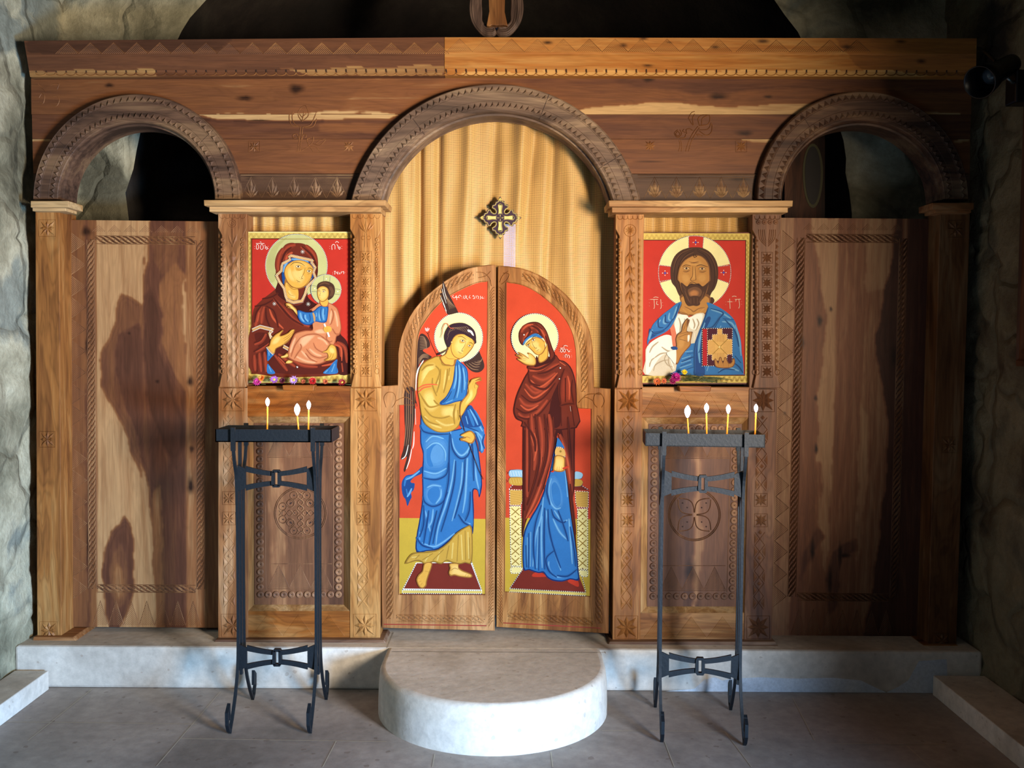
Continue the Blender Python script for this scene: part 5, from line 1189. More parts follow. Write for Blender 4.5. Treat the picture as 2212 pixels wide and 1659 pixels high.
# halo and right wing lump
p.map(4.608, 820, 560)
p.poly('wing', '840,1010 880,1080 930,1120 990,1125 1035,1090 1040,1040 1010,960 970,910')
for k in range(5): p.line('wingl', 8, [(860+k*28, 1040+k*4-k*10), (920+k*22, 1090-k*20), (985+k*10, 1100-k*30)])
p.circ('halo', 786, 778, 243, 246); p.ring(786, 778, 240, 245, 8.5, 4.6)
p.line('white', 4.2, '718,365 716,367|718,385 716,387|735,358 728,375 745,385 762,365|765,360 768,405|755,380 785,380|795,385 785,370 800,358 812,372|822,372 820,374|822,388 820,390|840,362 838,388 850,392|856,358 856,388|870,362 862,380 880,400|900,358 890,382 908,385|925,370 935,360 945,390 930,392|960,362 962,388|972,362 985,375 980,395|1002,365 1005,380 1000,400|1022,370 1018,388 1036,386|1045,375 1044,377|1045,390 1044,392', True, False)
p.line('mard', 5, '478,735 520,850 580,980 650,1160 700,1310 740,1410', True, False); p.poly('#e8b8b0', '452,680 470,690 480,675 485,690 498,685 490,708 470,720 455,705'); p.line('mard', 4, '465,720 480,740 500,720|485,755 500,745')
# blue under-robe of the torso and legs
p.map(3.458, 820, 900)
p.poly('bln', '310,-20 345,60 430,100 520,105 600,90 700,60 700,110 720,170 740,260 765,470 762,545 745,605 735,560 720,545 700,560 705,700 702,830 690,880 640,830 580,870 520,930 440,990 350,1005 275,1010 275,900 300,760 320,600 318,420 325,280 305,200 305,60', True, 3)
p.poly('bl', '318,0 350,70 430,108 520,112 600,98 690,70 694,120 712,180 732,262 757,470 752,540 744,585 735,550 716,535 690,555 696,700 694,820 640,822 572,862 512,922 436,980 350,996 283,1000 283,905 308,762 328,600 326,420 333,280 313,195 313,60', True, 3)
p.poly('#6aaede', '340,170 400,135 480,160 515,220 510,330 470,390 400,400 340,370 330,280'); p.poly('bl', '350,260 380,200 440,190 440,200 400,230 380,300 400,370 360,360')
p.poly('#6aaede', '335,600 340,540 390,500 450,505 475,540 465,600 440,650 390,662 350,640'); p.poly('bl', '360,600 370,545 430,520 450,560 440,620 400,650')
p.poly('#5fa4da', '330,410 360,420 430,430 490,400 480,450 420,480 340,460')
folds(p, [('bll', 8, '345,190 400,145 480,165|350,240 400,200 450,205 490,260 490,330|330,405 420,425 500,385|355,530 400,512 460,520|460,540 455,600 420,650|340,700 360,780 380,860|400,690 390,780 360,830|560,320 540,480 500,640 440,820 420,960|620,340 610,500 580,640 540,780|660,240 650,420 640,600 620,720|690,130 705,300 720,440 740,540|540,160 560,240 610,290 660,250 690,160|530,110 540,200|300,860 300,960|600,740 640,790 680,800|310,940 400,970 470,940 560,870'),
    ('bln', 8, '525,120 520,300 515,480 480,640 430,800 400,950|570,330 560,480 520,660 460,860|640,310 630,480 600,620 560,760|690,160 700,330 705,480|320,455 420,470 500,430 515,340|325,590 340,640 400,670 470,640 510,560|530,130 545,240 600,310 660,290 690,200|330,660 330,800 300,900|370,700 350,820 330,950|275,900 320,960 400,985|590,730 630,790 690,820|305,60 330,110 420,130 520,130|680,560 670,700 640,780|430,700 400,820 370,960')])
p.poly('bl', '620,-20 700,-60 760,30 780,100 785,160 770,200 780,250 760,270 745,200 720,130 640,100 600,60', True); folds(p, [('bll', 8, '650,0 720,30 770,110|700,90 760,150 765,180|730,130 760,210 765,255'), ('bln', 6, '600,60 660,80 740,110|640,-20 720,0 780,90|715,120 745,200 750,260|785,130 770,190 785,240')])
# hem of the yellow tunic
p.poly('yeld', '690,830 692,1080 640,1090 600,1100 540,1090 500,1075 460,1100 400,1085 350,1105 300,1080 260,1080 190,1098 230,1030 280,1012 360,1008 440,990 520,930 560,880 640,825', True, 3)
p.poly('yel', '682,840 684,1072 640,1082 600,1092 545,1082 502,1065 460,1090 402,1074 350,1095 305,1070 262,1070 205,1088 240,1036 285,1020 362,1016 444,998 524,938 566,888 640,834', True, 3)
folds(p, [('yell', 12, '660,860 668,1060|610,880 620,1070|550,940 540,1060|450,1010 430,1075|370,1030 340,1080|240,1050 290,1045'), ('yeld', 6, '640,850 645,1070|590,880 580,1080|520,960 500,1060|480,990 400,1070|400,1020 320,1070|300,1030 270,1060|672,900 676,1070')])
# feet
p.poly('skind', '335,1095 392,1088 388,1130 370,1180 355,1230 350,1262 325,1282 295,1270 275,1220 290,1180 320,1150'); p.poly('skin', '342,1098 385,1094 380,1130 362,1178 347,1228 342,1256 322,1274 300,1262 284,1218 298,1185 326,1155'); p.line('skind', 4, '285,1210 300,1205|292,1235 312,1225|305,1262 320,1240|340,1150 372,1160')
p.poly('skind', '522,1098 592,1095 590,1120 620,1145 680,1170 694,1192 670,1203 600,1195 560,1185 530,1190 516,1165 525,1130'); p.poly('skinl', '530,1100 585,1100 582,1124 615,1152 675,1176 684,1190 668,1195 600,1187 560,1176 535,1180 524,1162 533,1130'); p.line('skind', 4, '530,1150 560,1130 590,1140|650,1172 640,1190|665,1178 660,1194')
# yellow upper body
p.map(4.608, 820, 560)
p.poly('yeld', '590,965 520,985 450,1020 405,1080 385,1170 380,1260 385,1340 400,1420 412,1520 440,1620 500,1680 580,1720 680,1720 760,1690 800,1640 818,1580 800,1500 815,1400 880,1330 900,1250 860,1120 800,1030 740,1000', True, 3)
p.poly('yel', '590,973 525,992 458,1028 414,1085 394,1172 389,1260 394,1340 409,1420 420,1518 448,1612 505,1670 580,1710 680,1710 752,1682 790,1635 806,1580 790,1500 808,1400 870,1330 888,1250 850,1120 795,1040 740,1010', True, 3)
p.poly('yell', '470,1050 540,1030 560,1080 500,1110 440,1200 410,1250 420,1130'); p.poly('yell', '440,1330 520,1300 560,1400 600,1450 560,1500 500,1520 440,1450'); p.poly('yell', '620,1480 740,1460 780,1520 760,1600 700,1560 620,1560')
folds(p, [('yell', 12, '600,1090 590,1180 580,1300|660,1100 650,1200 640,1300|450,1560 520,1640 620,1680|560,1600 650,1650 740,1640|700,1110 690,1200'), ('yeld', 8, '620,1010 632,1050 720,1062|560,1060 600,1120 560,1250|530,1180 530,1260 570,1360|610,1090 600,1220 570,1330|680,1090 670,1200 640,1330|400,1330 440,1400 500,1470 600,1450|450,1480 520,1560 620,1580 700,1560|430,1560 500,1620 600,1650|540,1400 600,1450 740,1450|760,1440 740,1540 750,1640|780,1500 790,1600|420,1110 470,1060 540,1050|700,1080 690,1160'), ('reds', 14, '385,1290 440,1255 520,1245 580,1250|385,1330 440,1280 520,1265')])
p.poly('bld', '762,990 800,1020 860,1070 882,1140 880,1250 868,1350 840,1400 760,1420 680,1445 610,1448 605,1420 660,1370 700,1300 730,1220 745,1120', True, 3); p.poly('bl', '768,1002 800,1030 852,1078 872,1142 870,1250 858,1345 834,1390 760,1410 680,1436 620,1438 668,1378 708,1304 740,1222 756,1120', True, 3)
folds(p, [('bll', 9, '790,1050 800,1150 790,1280 770,1380|830,1080 850,1180 845,1300|765,1060 765,1180 740,1290|700,1340 650,1410|730,1400 660,1430'), ('bln', 6, '775,1020 780,1150 770,1290 740,1390|810,1050 825,1170 820,1330|720,1310 680,1380 630,1430|850,1100 862,1220')])
# lower sleeve over the blue, forearm and hand
p.poly('bld', '812,1590 900,1450 960,1540 1005,1660 820,1660'); folds(p, [('bl', 30, '880,1500 920,1600 940,1660'), ('bll', 8, '900,1490 950,1580 980,1650|860,1560 880,1640')])
p.poly('skind', '803,1570 800,1500 812,1420 880,1330 880,1260 905,1215 925,1190 1000,1172 1012,1190 950,1205 1015,1195 1010,1210 960,1220 975,1245 990,1262 975,1300 970,1340 940,1400 880,1460 840,1530', True, 3)
p.poly('skin', '812,1555 808,1500 822,1426 888,1336 888,1264 912,1220 930,1197 998,1180 945,1212 1005,1202 950,1228 966,1250 980,1264 968,1298 962,1336 932,1394 874,1454 834,1524', True, 3); p.poly('skinl', '850,1440 900,1350 905,1290 930,1300 930,1370 880,1440'); p.line('skind', 4.5, '940,1212 925,1250|965,1225 945,1262 955,1290|985,1262 960,1280')
# face, hair
p.poly('hair', '585,955 580,935 640,920 680,890 662,840 648,780 660,720 700,660 770,635 850,638 920,680 955,740 962,800 940,850 700,900 640,930', True, 3)
p.poly('skind', '690,850 740,830 800,990 770,1000 745,1060 690,1058 640,1045 600,975 660,940'); p.poly('skin', '700,860 740,850 780,980 745,1000 735,1050 690,1048 645,1035 615,978 665,945'); p.line('skind', 5, '650,960 690,990 750,990|620,1000 640,1040 700,1050')
p.poly('skind', '760,755 830,740 900,765 945,820 935,870 900,920 850,970 800,992 745,970 715,920 708,850 725,795'); p.poly('skin', '766,762 830,748 896,772 936,822 926,866 892,914 846,962 800,984 750,964 722,916 716,850 732,800')
p.poly('skinl', '780,775 840,765 900,800 880,830 840,900 830,950 780,950 745,900 745,840'); p.poly('skin', '800,800 850,800 850,830 800,835')
face(p, '780,772 820,770 866,800|892,832 915,832 932,850', [(828, 812, 21, .35), (895, 862, 17, .4)], '862,815 848,860 820,905 834,916 815,914', '782,918 800,930 822,938|792,940 808,944', 'lin', '#f6dfae')
p.poly('hair', '690,690 760,640 850,640 925,685 958,745 958,830 930,800 880,770 830,745 770,750 730,790 712,840 690,880 665,820 670,740', True, 3)
for k in range(7): p.line('hairl', 4.5, [(690+k*26, 720-k*6), (730+k*24, 680-k*1), (790+k*22, 700+k*10)])
folds(p, [('hairl', 4, '680,760 700,720 740,700|672,800 690,760|600,935 650,915 690,890|905,700 935,750')]); p.poly('white', '880,700 920,715 940,760 925,755 905,730 880,720'); p.line('reds', 7, '745,690 700,680 680,645 650,645 630,690 625,740 610,785')
p.circ('skind', 722, 826, 12, n=10); p.circ('skinl', 722, 826, 8, n=10)
# hand holding the staff
p.map(3.458, 820, 900)
p.poly('skind', '605,140 630,122 680,103 712,130 715,165 700,195 675,200 640,185 608,178 605,160 640,152'); p.poly('skin', '612,142 634,128 678,112 703,135 706,162 692,187 672,192 642,177 616,170 650,155'); p.line('skind', 4, '620,155 655,150 680,160|615,172 650,168'); p.line('mard', 4.5, '600,-10 640,110|668,195 700,280 740,390 775,465', False, False)
# red gap on the left over the wing, wing tip on the frame
p.map(4.608, 820, 560); p.h = .0052
p.poly('wing', '632,212 652,255 690,340 735,430 782,525 765,535 690,552 672,520 650,490 630,430 640,430 612,380 625,370 606,345 630,330 618,300 632,280', True, 3)
for k in range(6): p.line('wingl', 4.5, [(640+k*2, 300+k*8), (670+k*8, 400+k*6), (700+k*12, 500-k*4)])
p.line('white', 5, '634,240 650,330 670,400|622,290 640,360 665,440|608,370 630,420 655,480|630,435 655,490 668,520|652,500 670,540')
p.make('painting', D1)

# ---- woman in the maroon mantle ------------------------------------------------
p = Paint((PL2[0]-.0006, PL2[1], PL2[2]), 1., 0, 0)
p.poly('mar', INN2, False); p.poly('red', [(min(max(x, 1092.5), 1276), min(y, 1276+(x-1090)*.058)) for x, y in INN2], False)
p.map(3.458, 1070, 900); p.poly('ochre', '75,755 712,765 705,1340 70,1305', False)
p.poly('rug', '105,540 130,510 640,512 698,550', False); p.beads('105,540 130,510', 9, 4); p.beads('640,512 698,548', 9, 4)
for q in ('106,545 204,548 204,625 190,662 108,662', '596,555 696,560 694,680 610,676 600,640'): p.poly('#d8a850', q, False); p.beads(q, 9, 3.8, True)
for k in range(8): p.line('goldd', 2.5, [(110, 560+k*13), (200, 548+k*13)], False, False); p.line('goldd', 2.5, [(600, 566+k*13), (692, 576+k*13)], False, False)
for q in ('108,668 190,668 190,1118 116,1115', '614,688 690,686 690,1142 620,1138'): p.poly('goldl', q, False); p.beads(q, 9, 3.8, True)
for k in range(6):
    y = 675+k*74
    p.line('goldd', 7, [(120, y+8), (180, y+62)], False, False); p.line('goldd', 7, [(180, y+8), (120, y+62)], False, False); p.circ('mar', 150, y+72, 5, n=6)
    p.line('goldd', 7, [(622, y+22), (682, y+76)], False, False); p.line('goldd', 7, [(682, y+22), (622, y+76)], False, False); p.circ('mar', 652, y+88, 5, n=6)
for q in ('118,1122 195,1122 205,1150 190,1168 118,1170', '620,1148 690,1150 688,1195 640,1190'): p.poly('goldl', q); p.beads(q, 9, 3.6, True)
for y, c, c2 in ((425, 'pil', 'white'), (480, 'yel', 'yell')):
    p.poly(c, [(100, y), (115, y-27), (205, y-25), (206, y+30), (120, y+28)]); p.poly(c, [(592, y+10), (600, y-15), (640, y-8), (655, y+12), (640, y+38), (592, y+40)])
    for k in range(5): p.line(c2, 5, [(112+k*20, y-18), (122+k*20, y+18)]); 
    p.line('bd', 3, [(100, y), (115, y-27), (205, y-25)]); p.line('bd', 3, [(655, y+12), (640, y+38), (592, y+42)])
p.line('mar', 4, '84,410 96,420 86,430|80,470 92,482 82,490|652,430 662,440|650,480 662,490')
p.poly('rug', '112,1280 215,1130 610,1150 672,1310', False); p.poly('gold', '108,1288 680,1316 680,1338 108,1308', False); p.beads('112,1278 205,1138', 8, 3.6); p.beads('648,1190 676,1310', 8, 3.6); p.beads('110,1284 676,1312', 8, 3.6); p.beads('108,1308 682,1338', 8, 3.6)
p.poly('#c23a24', '280,1195 285,1170 330,1160 375,1185 372,1196'); p.poly('#c23a24', '540,1230 570,1210 615,1225 625,1262 612,1270 580,1255')
# gown
p.poly('bln', '460,180 540,200 560,600 600,900 620,1130 626,1222 560,1215 500,1232 430,1225 385,1200 360,1165 320,1168 250,1145 208,1132 208,900 250,780 330,640 400,440', True, 3)
p.poly('bl', '468,190 532,210 552,600 590,900 610,1130 616,1210 560,1206 500,1222 434,1215 392,1192 362,1155 320,1158 255,1136 216,1124 218,900 260,782 340,640 408,440', True, 3)
p.poly('#6aaede', '400,470 440,440 480,500 505,600 500,670 460,690 420,640 400,560'); p.poly('bl', '420,520 450,490 485,560 488,640 460,670 430,620')
folds(p, [('bll', 8, '420,460 400,540 410,630 450,685 490,680|360,600 340,760 300,900 280,1120|380,700 400,860 440,1000 490,1150|430,760 480,860 540,920|440,700 500,780 540,770|240,900 238,1110|320,840 310,1130|350,740 345,900 350,1130|550,760 560,880 575,1100|520,400 540,600|400,1080 400,1130 440,1190 540,1200|265,860 262,1120|590,1170 520,1190'),
    ('bln', 8, '345,660 300,800 285,960 300,1140|395,690 400,820 430,960 490,1130|420,690 440,750 500,790 530,780|440,1000 380,1060 400,1150 460,1200|230,960 235,1125|250,870 250,1130|330,820 325,1150|370,680 365,900 370,1140|560,820 590,1000 600,1120|610,1140 540,1190 460,1185|470,700 520,840 545,930|400,460 385,560 410,660')])
# mantle
p.poly('mard', '600,0 596,120 594,300 594,500 580,640 596,800 606,960 608,1010 590,900 560,700 540,500 520,300 500,200 470,120 440,250 400,400 360,540 300,660 240,760 214,850 208,900 200,860 204,700 204,400 206,60 208,-40 420,-120 600,-60', True, 3)
p.poly('mar', '590,10 586,120 584,300 584,500 570,630 560,500 540,300 514,180 475,40 430,200 392,400 352,530 292,650 234,745 212,820 214,600 214,400 216,60 220,-40 420,-110 590,-60', True, 3)
p.map(4.608, 1070, 560)
p.poly('mard', '408,1060 440,1045 540,980 600,950 640,1000 690,1015 750,1070 790,1170 808,1300 812,1440 810,1680 300,1680 270,1620 210,1590 182,1520 190,1440 220,1330 290,1180 330,1110 318,1062', True, 3)
p.poly('mar', '414,1068 446,1052 546,988 600,962 636,1008 684,1025 740,1078 780,1175 798,1300 802,1440 800,1670 310,1670 280,1612 222,1580 194,1515 202,1440 232,1335 300,1185 340,1112 330,1068', True, 3)
p.poly('mard', '560,1380 640,1200 660,1130 640,1300 650,1440 640,1660 500,1660 540,1500'); p.poly('#8d3522', '690,1110 740,1150 770,1260 785,1420 730,1435 650,1430 650,1300 660,1180')
folds(p, [('marl', 20, '330,1090 440,1080 540,1020|480,1140 560,1080 640,1040|370,1160 480,1200 600,1130|300,1240 400,1330 520,1260 600,1180|240,1380 300,1450 400,1450 500,1360|230,1530 300,1580 420,1520 520,1400|350,1260 440,1300 540,1230'), ('marx', 7, '340,1110 450,1100 550,1040|350,1200 440,1270 540,1210 620,1130|290,1290 380,1380 500,1310 580,1220|250,1450 330,1500 430,1450|720,1160 740,1260 735,1400|640,1020 700,1060'),
    ('mard', 9, '320,1080 430,1095 540,1040 600,980|420,1140 520,1120 640,1050|330,1130 350,1230 450,1260|380,1260 500,1290 620,1160|260,1350 360,1420 480,1380 600,1230|210,1480 300,1530 420,1490|220,1560 320,1590 440,1540 560,1390|690,1090 650,1200 640,1330 655,1440|790,1440 720,1440 640,1460|770,1200 760,1300 780,1430|700,1180 700,1420|655,1470 660,1660|760,1460 790,1660')])
p.map(3.458, 1070, 900)
folds(p, [('marl', 15, '270,-20 280,120 300,280 290,400|330,0 350,150 350,300|400,-20 420,120 400,300 350,480|240,60 240,300 240,600|360,440 310,600 240,740|480,130 520,240 550,420 570,560'), ('marx', 6, '290,120 310,220 290,330|390,100 400,250 370,400|255,100 290,220|345,500 290,640 230,760|500,180 540,330 560,480|330,200 340,330 300,480'),
    ('mard', 8, '300,-20 320,150 330,320 300,480 240,660|370,-20 390,160 380,320 320,520|430,0 440,150|250,20 260,300 250,560|225,100 222,700|545,0 560,200 575,400|220,40 290,160 300,260|560,500 580,700 600,880')])
p.line('white', 4, '560,-80 565,-40', False)
# face, veil, hand
p.map(4.608, 1070, 560)
p.circ('halo', 395, 778, 236, 238); p.ring(395, 778, 233, 236, 9, 5.)
p.poly('mard', '545,965 500,820 470,780 410,740 330,790 280,858 240,820 232,740 260,680 320,635 400,622 460,645 510,710 540,790 570,880 600,960 560,1020 420,1070 395,1060 410,960 440,1000 510,960', True, 3)
p.poly('mar', '545,940 510,820 478,775 415,735 330,780 282,845 248,810 242,740 268,688 322,645 400,632 454,652 502,714 532,792 560,880 585,950 550,1000', True, 3)
folds(p, [('marl', 16, '262,730 290,680 350,650|280,820 300,770 340,740|420,660 480,730 520,830|340,690 400,680 430,730'), ('marx', 7, '275,700 320,660 380,650|300,800 320,740 370,720|450,690 500,780 530,870'), ('mard', 8, '290,800 330,760 350,700 330,680|360,660 430,700 470,780|500,760 530,860 550,960|400,640 470,700')])
p.poly('bl', '275,855 290,810 340,765 400,738 450,760 470,790 400,770 340,790 300,830'); p.line('bll', 4, '285,845 320,800 380,765')
p.poly('skind', '440,1030 430,960 500,880 520,840 530,960 500,1010'); p.poly('skin', '446,1020 440,960 500,895 516,860 520,955 496,1000')
p.poly('skind', '302,850 340,805 400,775 450,785 490,820 500,880 480,930 440,955 400,945 370,915 335,880'); p.poly('skin', '310,852 345,812 400,783 446,792 483,825 492,880 472,922 438,947 404,937 376,908 342,876'); p.poly('skinl', '345,830 400,800 440,830 440,860 470,900 440,930 405,920 395,880 360,870')
face(p, '318,868 325,850 350,832|362,790 385,772 410,770', [(332, 858, 16, -.5), (382, 805, 20, -.5)], '365,800 375,850 400,885 412,880 410,895', '410,915 425,905 438,898|418,925 432,918', 'lin', '#f6dfae'); p.poly('skin', '488,815 500,822 498,845 488,850')
p.poly('skind', '330,1058 285,1040 240,1010 220,995 225,985 250,985 210,960 210,945 240,950 225,930 240,925 290,950 340,985 345,960 320,940 325,928 360,940 400,980 408,1030 390,1058', True, 3)
p.poly('skinl', '335,1050 290,1032 245,1005 232,993 280,1000 222,955 280,972 238,933 290,958 348,995 354,962 334,938 360,948 393,984 400,1028 384,1050', True, 3); p.line('skind', 4, '228,990 270,1000 310,1010|215,952 270,980 315,995|232,930 290,965 325,985|300,1040 340,1050 385,1052')
p.circ('white', 288, 752, 7, n=8); p.circ('white', 648, 1082, 8, n=4); p.circ('white', 640, 1190, 6, n=6)
p.line('white', 4.2, '640,900 638,902|640,918 638,920|655,895 650,915 662,925 672,912 668,895 655,895|682,895 678,915 690,925 700,912 696,895 682,895|710,895 722,905 728,920 740,918 738,908|755,900 753,902|755,918 753,920|680,955 678,957|680,972 678,974|700,978 695,960 705,948 716,955 718,978|728,950 740,970 735,985|762,955 760,957|762,972 760,974|648,885 690,882|680,868 700,858 722,866', True, False)
# cuff and lower hand
p.map(3.458, 1070, 900)
p.poly('bl', '468,155 500,200 515,235 460,225 462,180'); p.poly('#e0ae5c', '460,225 512,238 522,295 450,285'); p.beads('460,225 512,238', 7, 3.2); p.beads('452,286 522,298', 7, 3.2); p.circ('goldd', 488, 258, 9, n=8)
p.poly('skind', '452,288 518,300 522,360 520,400 490,412 450,408 432,395 440,340'); p.poly('skinl', '458,295 510,305 514,360 512,392 488,403 452,400 441,388 448,342'); p.line('skind', 4, '465,370 460,400|480,372 478,405|496,370 498,400'); p.poly('#c23a24', '505,380 545,366 545,380 510,392'); p.poly('#c23a24', '412,412 440,395 438,415')
p.make('painting', D2)
# ------------------------------------------------------------------ curtains and emblem
def cloth_mat():
    m, t, b = nt('woven_curtain'); g = N(t)
    tc = g.n('ShaderNodeTexCoord').outputs['Object']; sp = g.n('ShaderNodeSeparateXYZ', {0: tc})
    k = 2*math.pi/.0088
    a = g.m('SINE', g.m('MULTIPLY', g.m('ADD', sp.outputs[0], sp.outputs[2]), k)); c = g.m('SINE', g.m('MULTIPLY', g.m('SUBTRACT', sp.outputs[0], sp.outputs[2]), k))
    d = g.m('MULTIPLY', a, c); dots = g.m('GREATER_THAN', d, .12)
    col = g.mixc(dots, (*lin('#dfae62'), 1), (*lin('#75502b'), 1))
    n = g.noise(tc, 6, 3); col = g.scale(col, g.m('MULTIPLY_ADD', n, .3, .85))
    t.links.new(col, b.inputs['Base Color']); b.inputs['Roughness'].default_value = .55; b.inputs['Sheen Weight'].default_value = .2
    tr = g.n('ShaderNodeBsdfTransparent'); tl = g.n('ShaderNodeBsdfTranslucent', {0: (*lin('#c79a58'), 1)})
    m1 = g.n('ShaderNodeMixShader', {0: .12}); t.links.new(b.outputs[0], m1.inputs[1]); t.links.new(tl.outputs[0], m1.inputs[2])
    m2 = g.n('ShaderNodeMixShader', {0: g.m('MULTIPLY', dots, .30)}); t.links.new(m1.outputs[0], m2.inputs[1]); t.links.new(tr.outputs[0], m2.inputs[2])
    t.links.new(m2.outputs[0], t.nodes['Material Output'].inputs[0]); return m
CM_ = cloth_mat()
def curtain(lab, x0, y0, x1, y1, Y, fn, nx, ny, loc, name='curtain'):
    a, b = P(x0, y0, Y), P(x1, y1, Y); vs = []
    for j in range(ny+1):
        for i in range(nx+1):
            px, py = x0+(x1-x0)*i/nx, y0+(y1-y0)*j/ny
            vs.append((a.x+(b.x-a.x)*i/nx, Y+fn(px, py), a.z+(b.z-a.z)*j/ny))
    m = MB(); m.add(vs, [[j*(nx+1)+i, (j+1)*(nx+1)+i, (j+1)*(nx+1)+i+1, j*(nx+1)+i+1] for j in range(ny) for i in range(nx)], 0, True)
    return tag(m.build(name, CM_, loc=loc), lab, 'curtain')
def g1(x, c, w): return math.exp(-((x-c)/w)**2)
def cf(px, py):
    t = (py-250)/600; r = 0
    for x0, x1, w, h in ((905, 903, 7, .024), (945, 938, 8, .018), (1010, 985, 11, -.012), (1065, 1045, 12, .016), (1120, 1110, 14, -.014), (1150, 1085, 12, .02), (1190, 1165, 10, .022), (1215, 1235, 16, -.016), (870, 868, 12, -.012), (1275, 1262, 14, .016)):
        r += 1.5*h*g1(px, x0+(x1-x0)*t, w)*(1 if abs(x0-x1) < 12 else max(.25, 1-t*1.1))
    if py < 420: r += .012*math.sin(px/16.+py/30.)*max(0, 1-(py-240)/160.)*g1(px, 1140, 70)
    return r+.004*math.sin(px/9.+1.3*math.sin(py/70.))
curtain('gold dotted fabric curtain filling the central arch behind the double doors', 790, 225, 1350, 1330, .155, cf, 220, 160, (0, .155, .3))
curtain('narrow strip of gold dotted curtain above the icon of the woman and child', 528, 445, 770, 545, .12, lambda x, y: .012*math.sin(x/6.6+.5*math.sin(x/30.)), 150, 8, (-.9, .12, 2.1))
curtain('narrow strip of gold dotted curtain above the icon of the bearded man', 1385, 445, 1640, 545, .12, lambda x, y: .010*math.sin(x/7.4+.9*math.sin(x/23.)), 150, 8, (.8, .12, 2.1))
# cross emblem
cr = thing('cross_emblem', 'small dark and gold cross with scrolled ends hanging on the central curtain', 'cross', (-.05, .10, 1.98))
Yc = .115; r = Relief(Yc); cx, cy = 1000+1112/13.825, 410+835/13.825
q = [(0, -46), (2.5, -43), (4, -38), (9, -36), (11.5, -30), (17, -28.5), (18.5, -24), (16, -21), (11, -18), (9.5, -13), (13, -9.5)]
half = q+[(-y*1.0, -x) for x, y in q[::-1]][0:0]
arm = [(0, -46), (2.5, -43), (4.5, -37.5), (9.5, -35.5), (11.5, -30), (17.5, -28), (18, -23.5), (12.5, -20.5), (9.3, -15.5), (9.5, -11.5), (12, -9.6)]
octl = []
for k in range(4):
    a = k*math.pi/2; c, s_ = math.cos(a), math.sin(a)
    seg = [(-x, y) for x, y in arm[::-1]]+arm[1:]
    octl += [(cx+x*c-y*s_, cy+x*s_+y*c) for x, y in seg]
m = MB(); m.outline(octl, Yc, Yc+.008); m.build('backing', plain('dark_purple_enamel', '#2c0d26', .4), cr)
def scl(f): return [(cx+(x-cx)*f, cy+(y-cy)*f) for x, y in octl]
r.ridge(scl(.93), 2.8, .004, True)
for k in range(4):
    a = k*math.pi/2; c, s_ = math.cos(a), math.sin(a)
    def R2(x, y): return (cx+x*c-y*s_, cy+x*s_+y*c)
    r.ridge(crsp([R2(-4, -7), R2(-3, -16), R2(-4.5, -26), R2(-2, -29.5), R2(2, -29.5), R2(4.5, -26), R2(3, -16), R2(4, -7)], False, 3), 1.8, .0045)
    r.leaf(R2(0, 0), R2(0, -9), 2.6, .004); r.leaf(R2(0, -33), R2(0, -45), 4.5, .005)
    r.add([r.p(*R2(-3, -9), .001), r.p(*R2(-3.6, -27), .001), r.p(*R2(3.6, -27), .001), r.p(*R2(3, -9), .001)], [[0, 1, 2, 3]])
r.build('gold_tracery', plain('old_gold', '#d3c37c', .35, .3), cr)

# ------------------------------------------------------------------ candle stands
IRON = plain('dark_blue_iron', '#0a1219', .55, .2, bump=.12, bs=90, var=.35); SAND = plain('waxy_sand', '#9a6a2c', .8, bump=.5, bs=120, var=.4)
def plate(m, pts, y0, y1):
    fr = [Vector((x, y0, z)) for x, z in pts]; m.prism(fr, [Vector((v.x, y1, v.z)) for v in fr])
def bar(m, path, w, t):
    """flat bar swept in the local y-z plane: t thick across, w wide in x"""
    n = len(path); vs = []
    for i, (x, y, z) in enumerate(path):
        a = path[max(i-1, 0)]; b = path[min(i+1, n-1)]; dy, dz = b[1]-a[1], b[2]-a[2]; L = math.hypot(dy, dz) or 1; oy, oz = -dz/L*t/2, dy/L*t/2
        vs += [(x-w/2, y+oy, z+oz), (x+w/2, y+oy, z+oz), (x+w/2, y-oy, z-oz), (x-w/2, y-oy, z-oz)]
    fs = []
    for i in range(n-1):
        for k in range(4): fs.append([4*i+k, 4*i+(k+1) % 4, 4*(i+1)+(k+1) % 4, 4*(i+1)+k])
    fs += [[0, 1, 2, 3], [4*n-1, 4*n-2, 4*n-3, 4*n-4]]
    m.add(vs, fs)
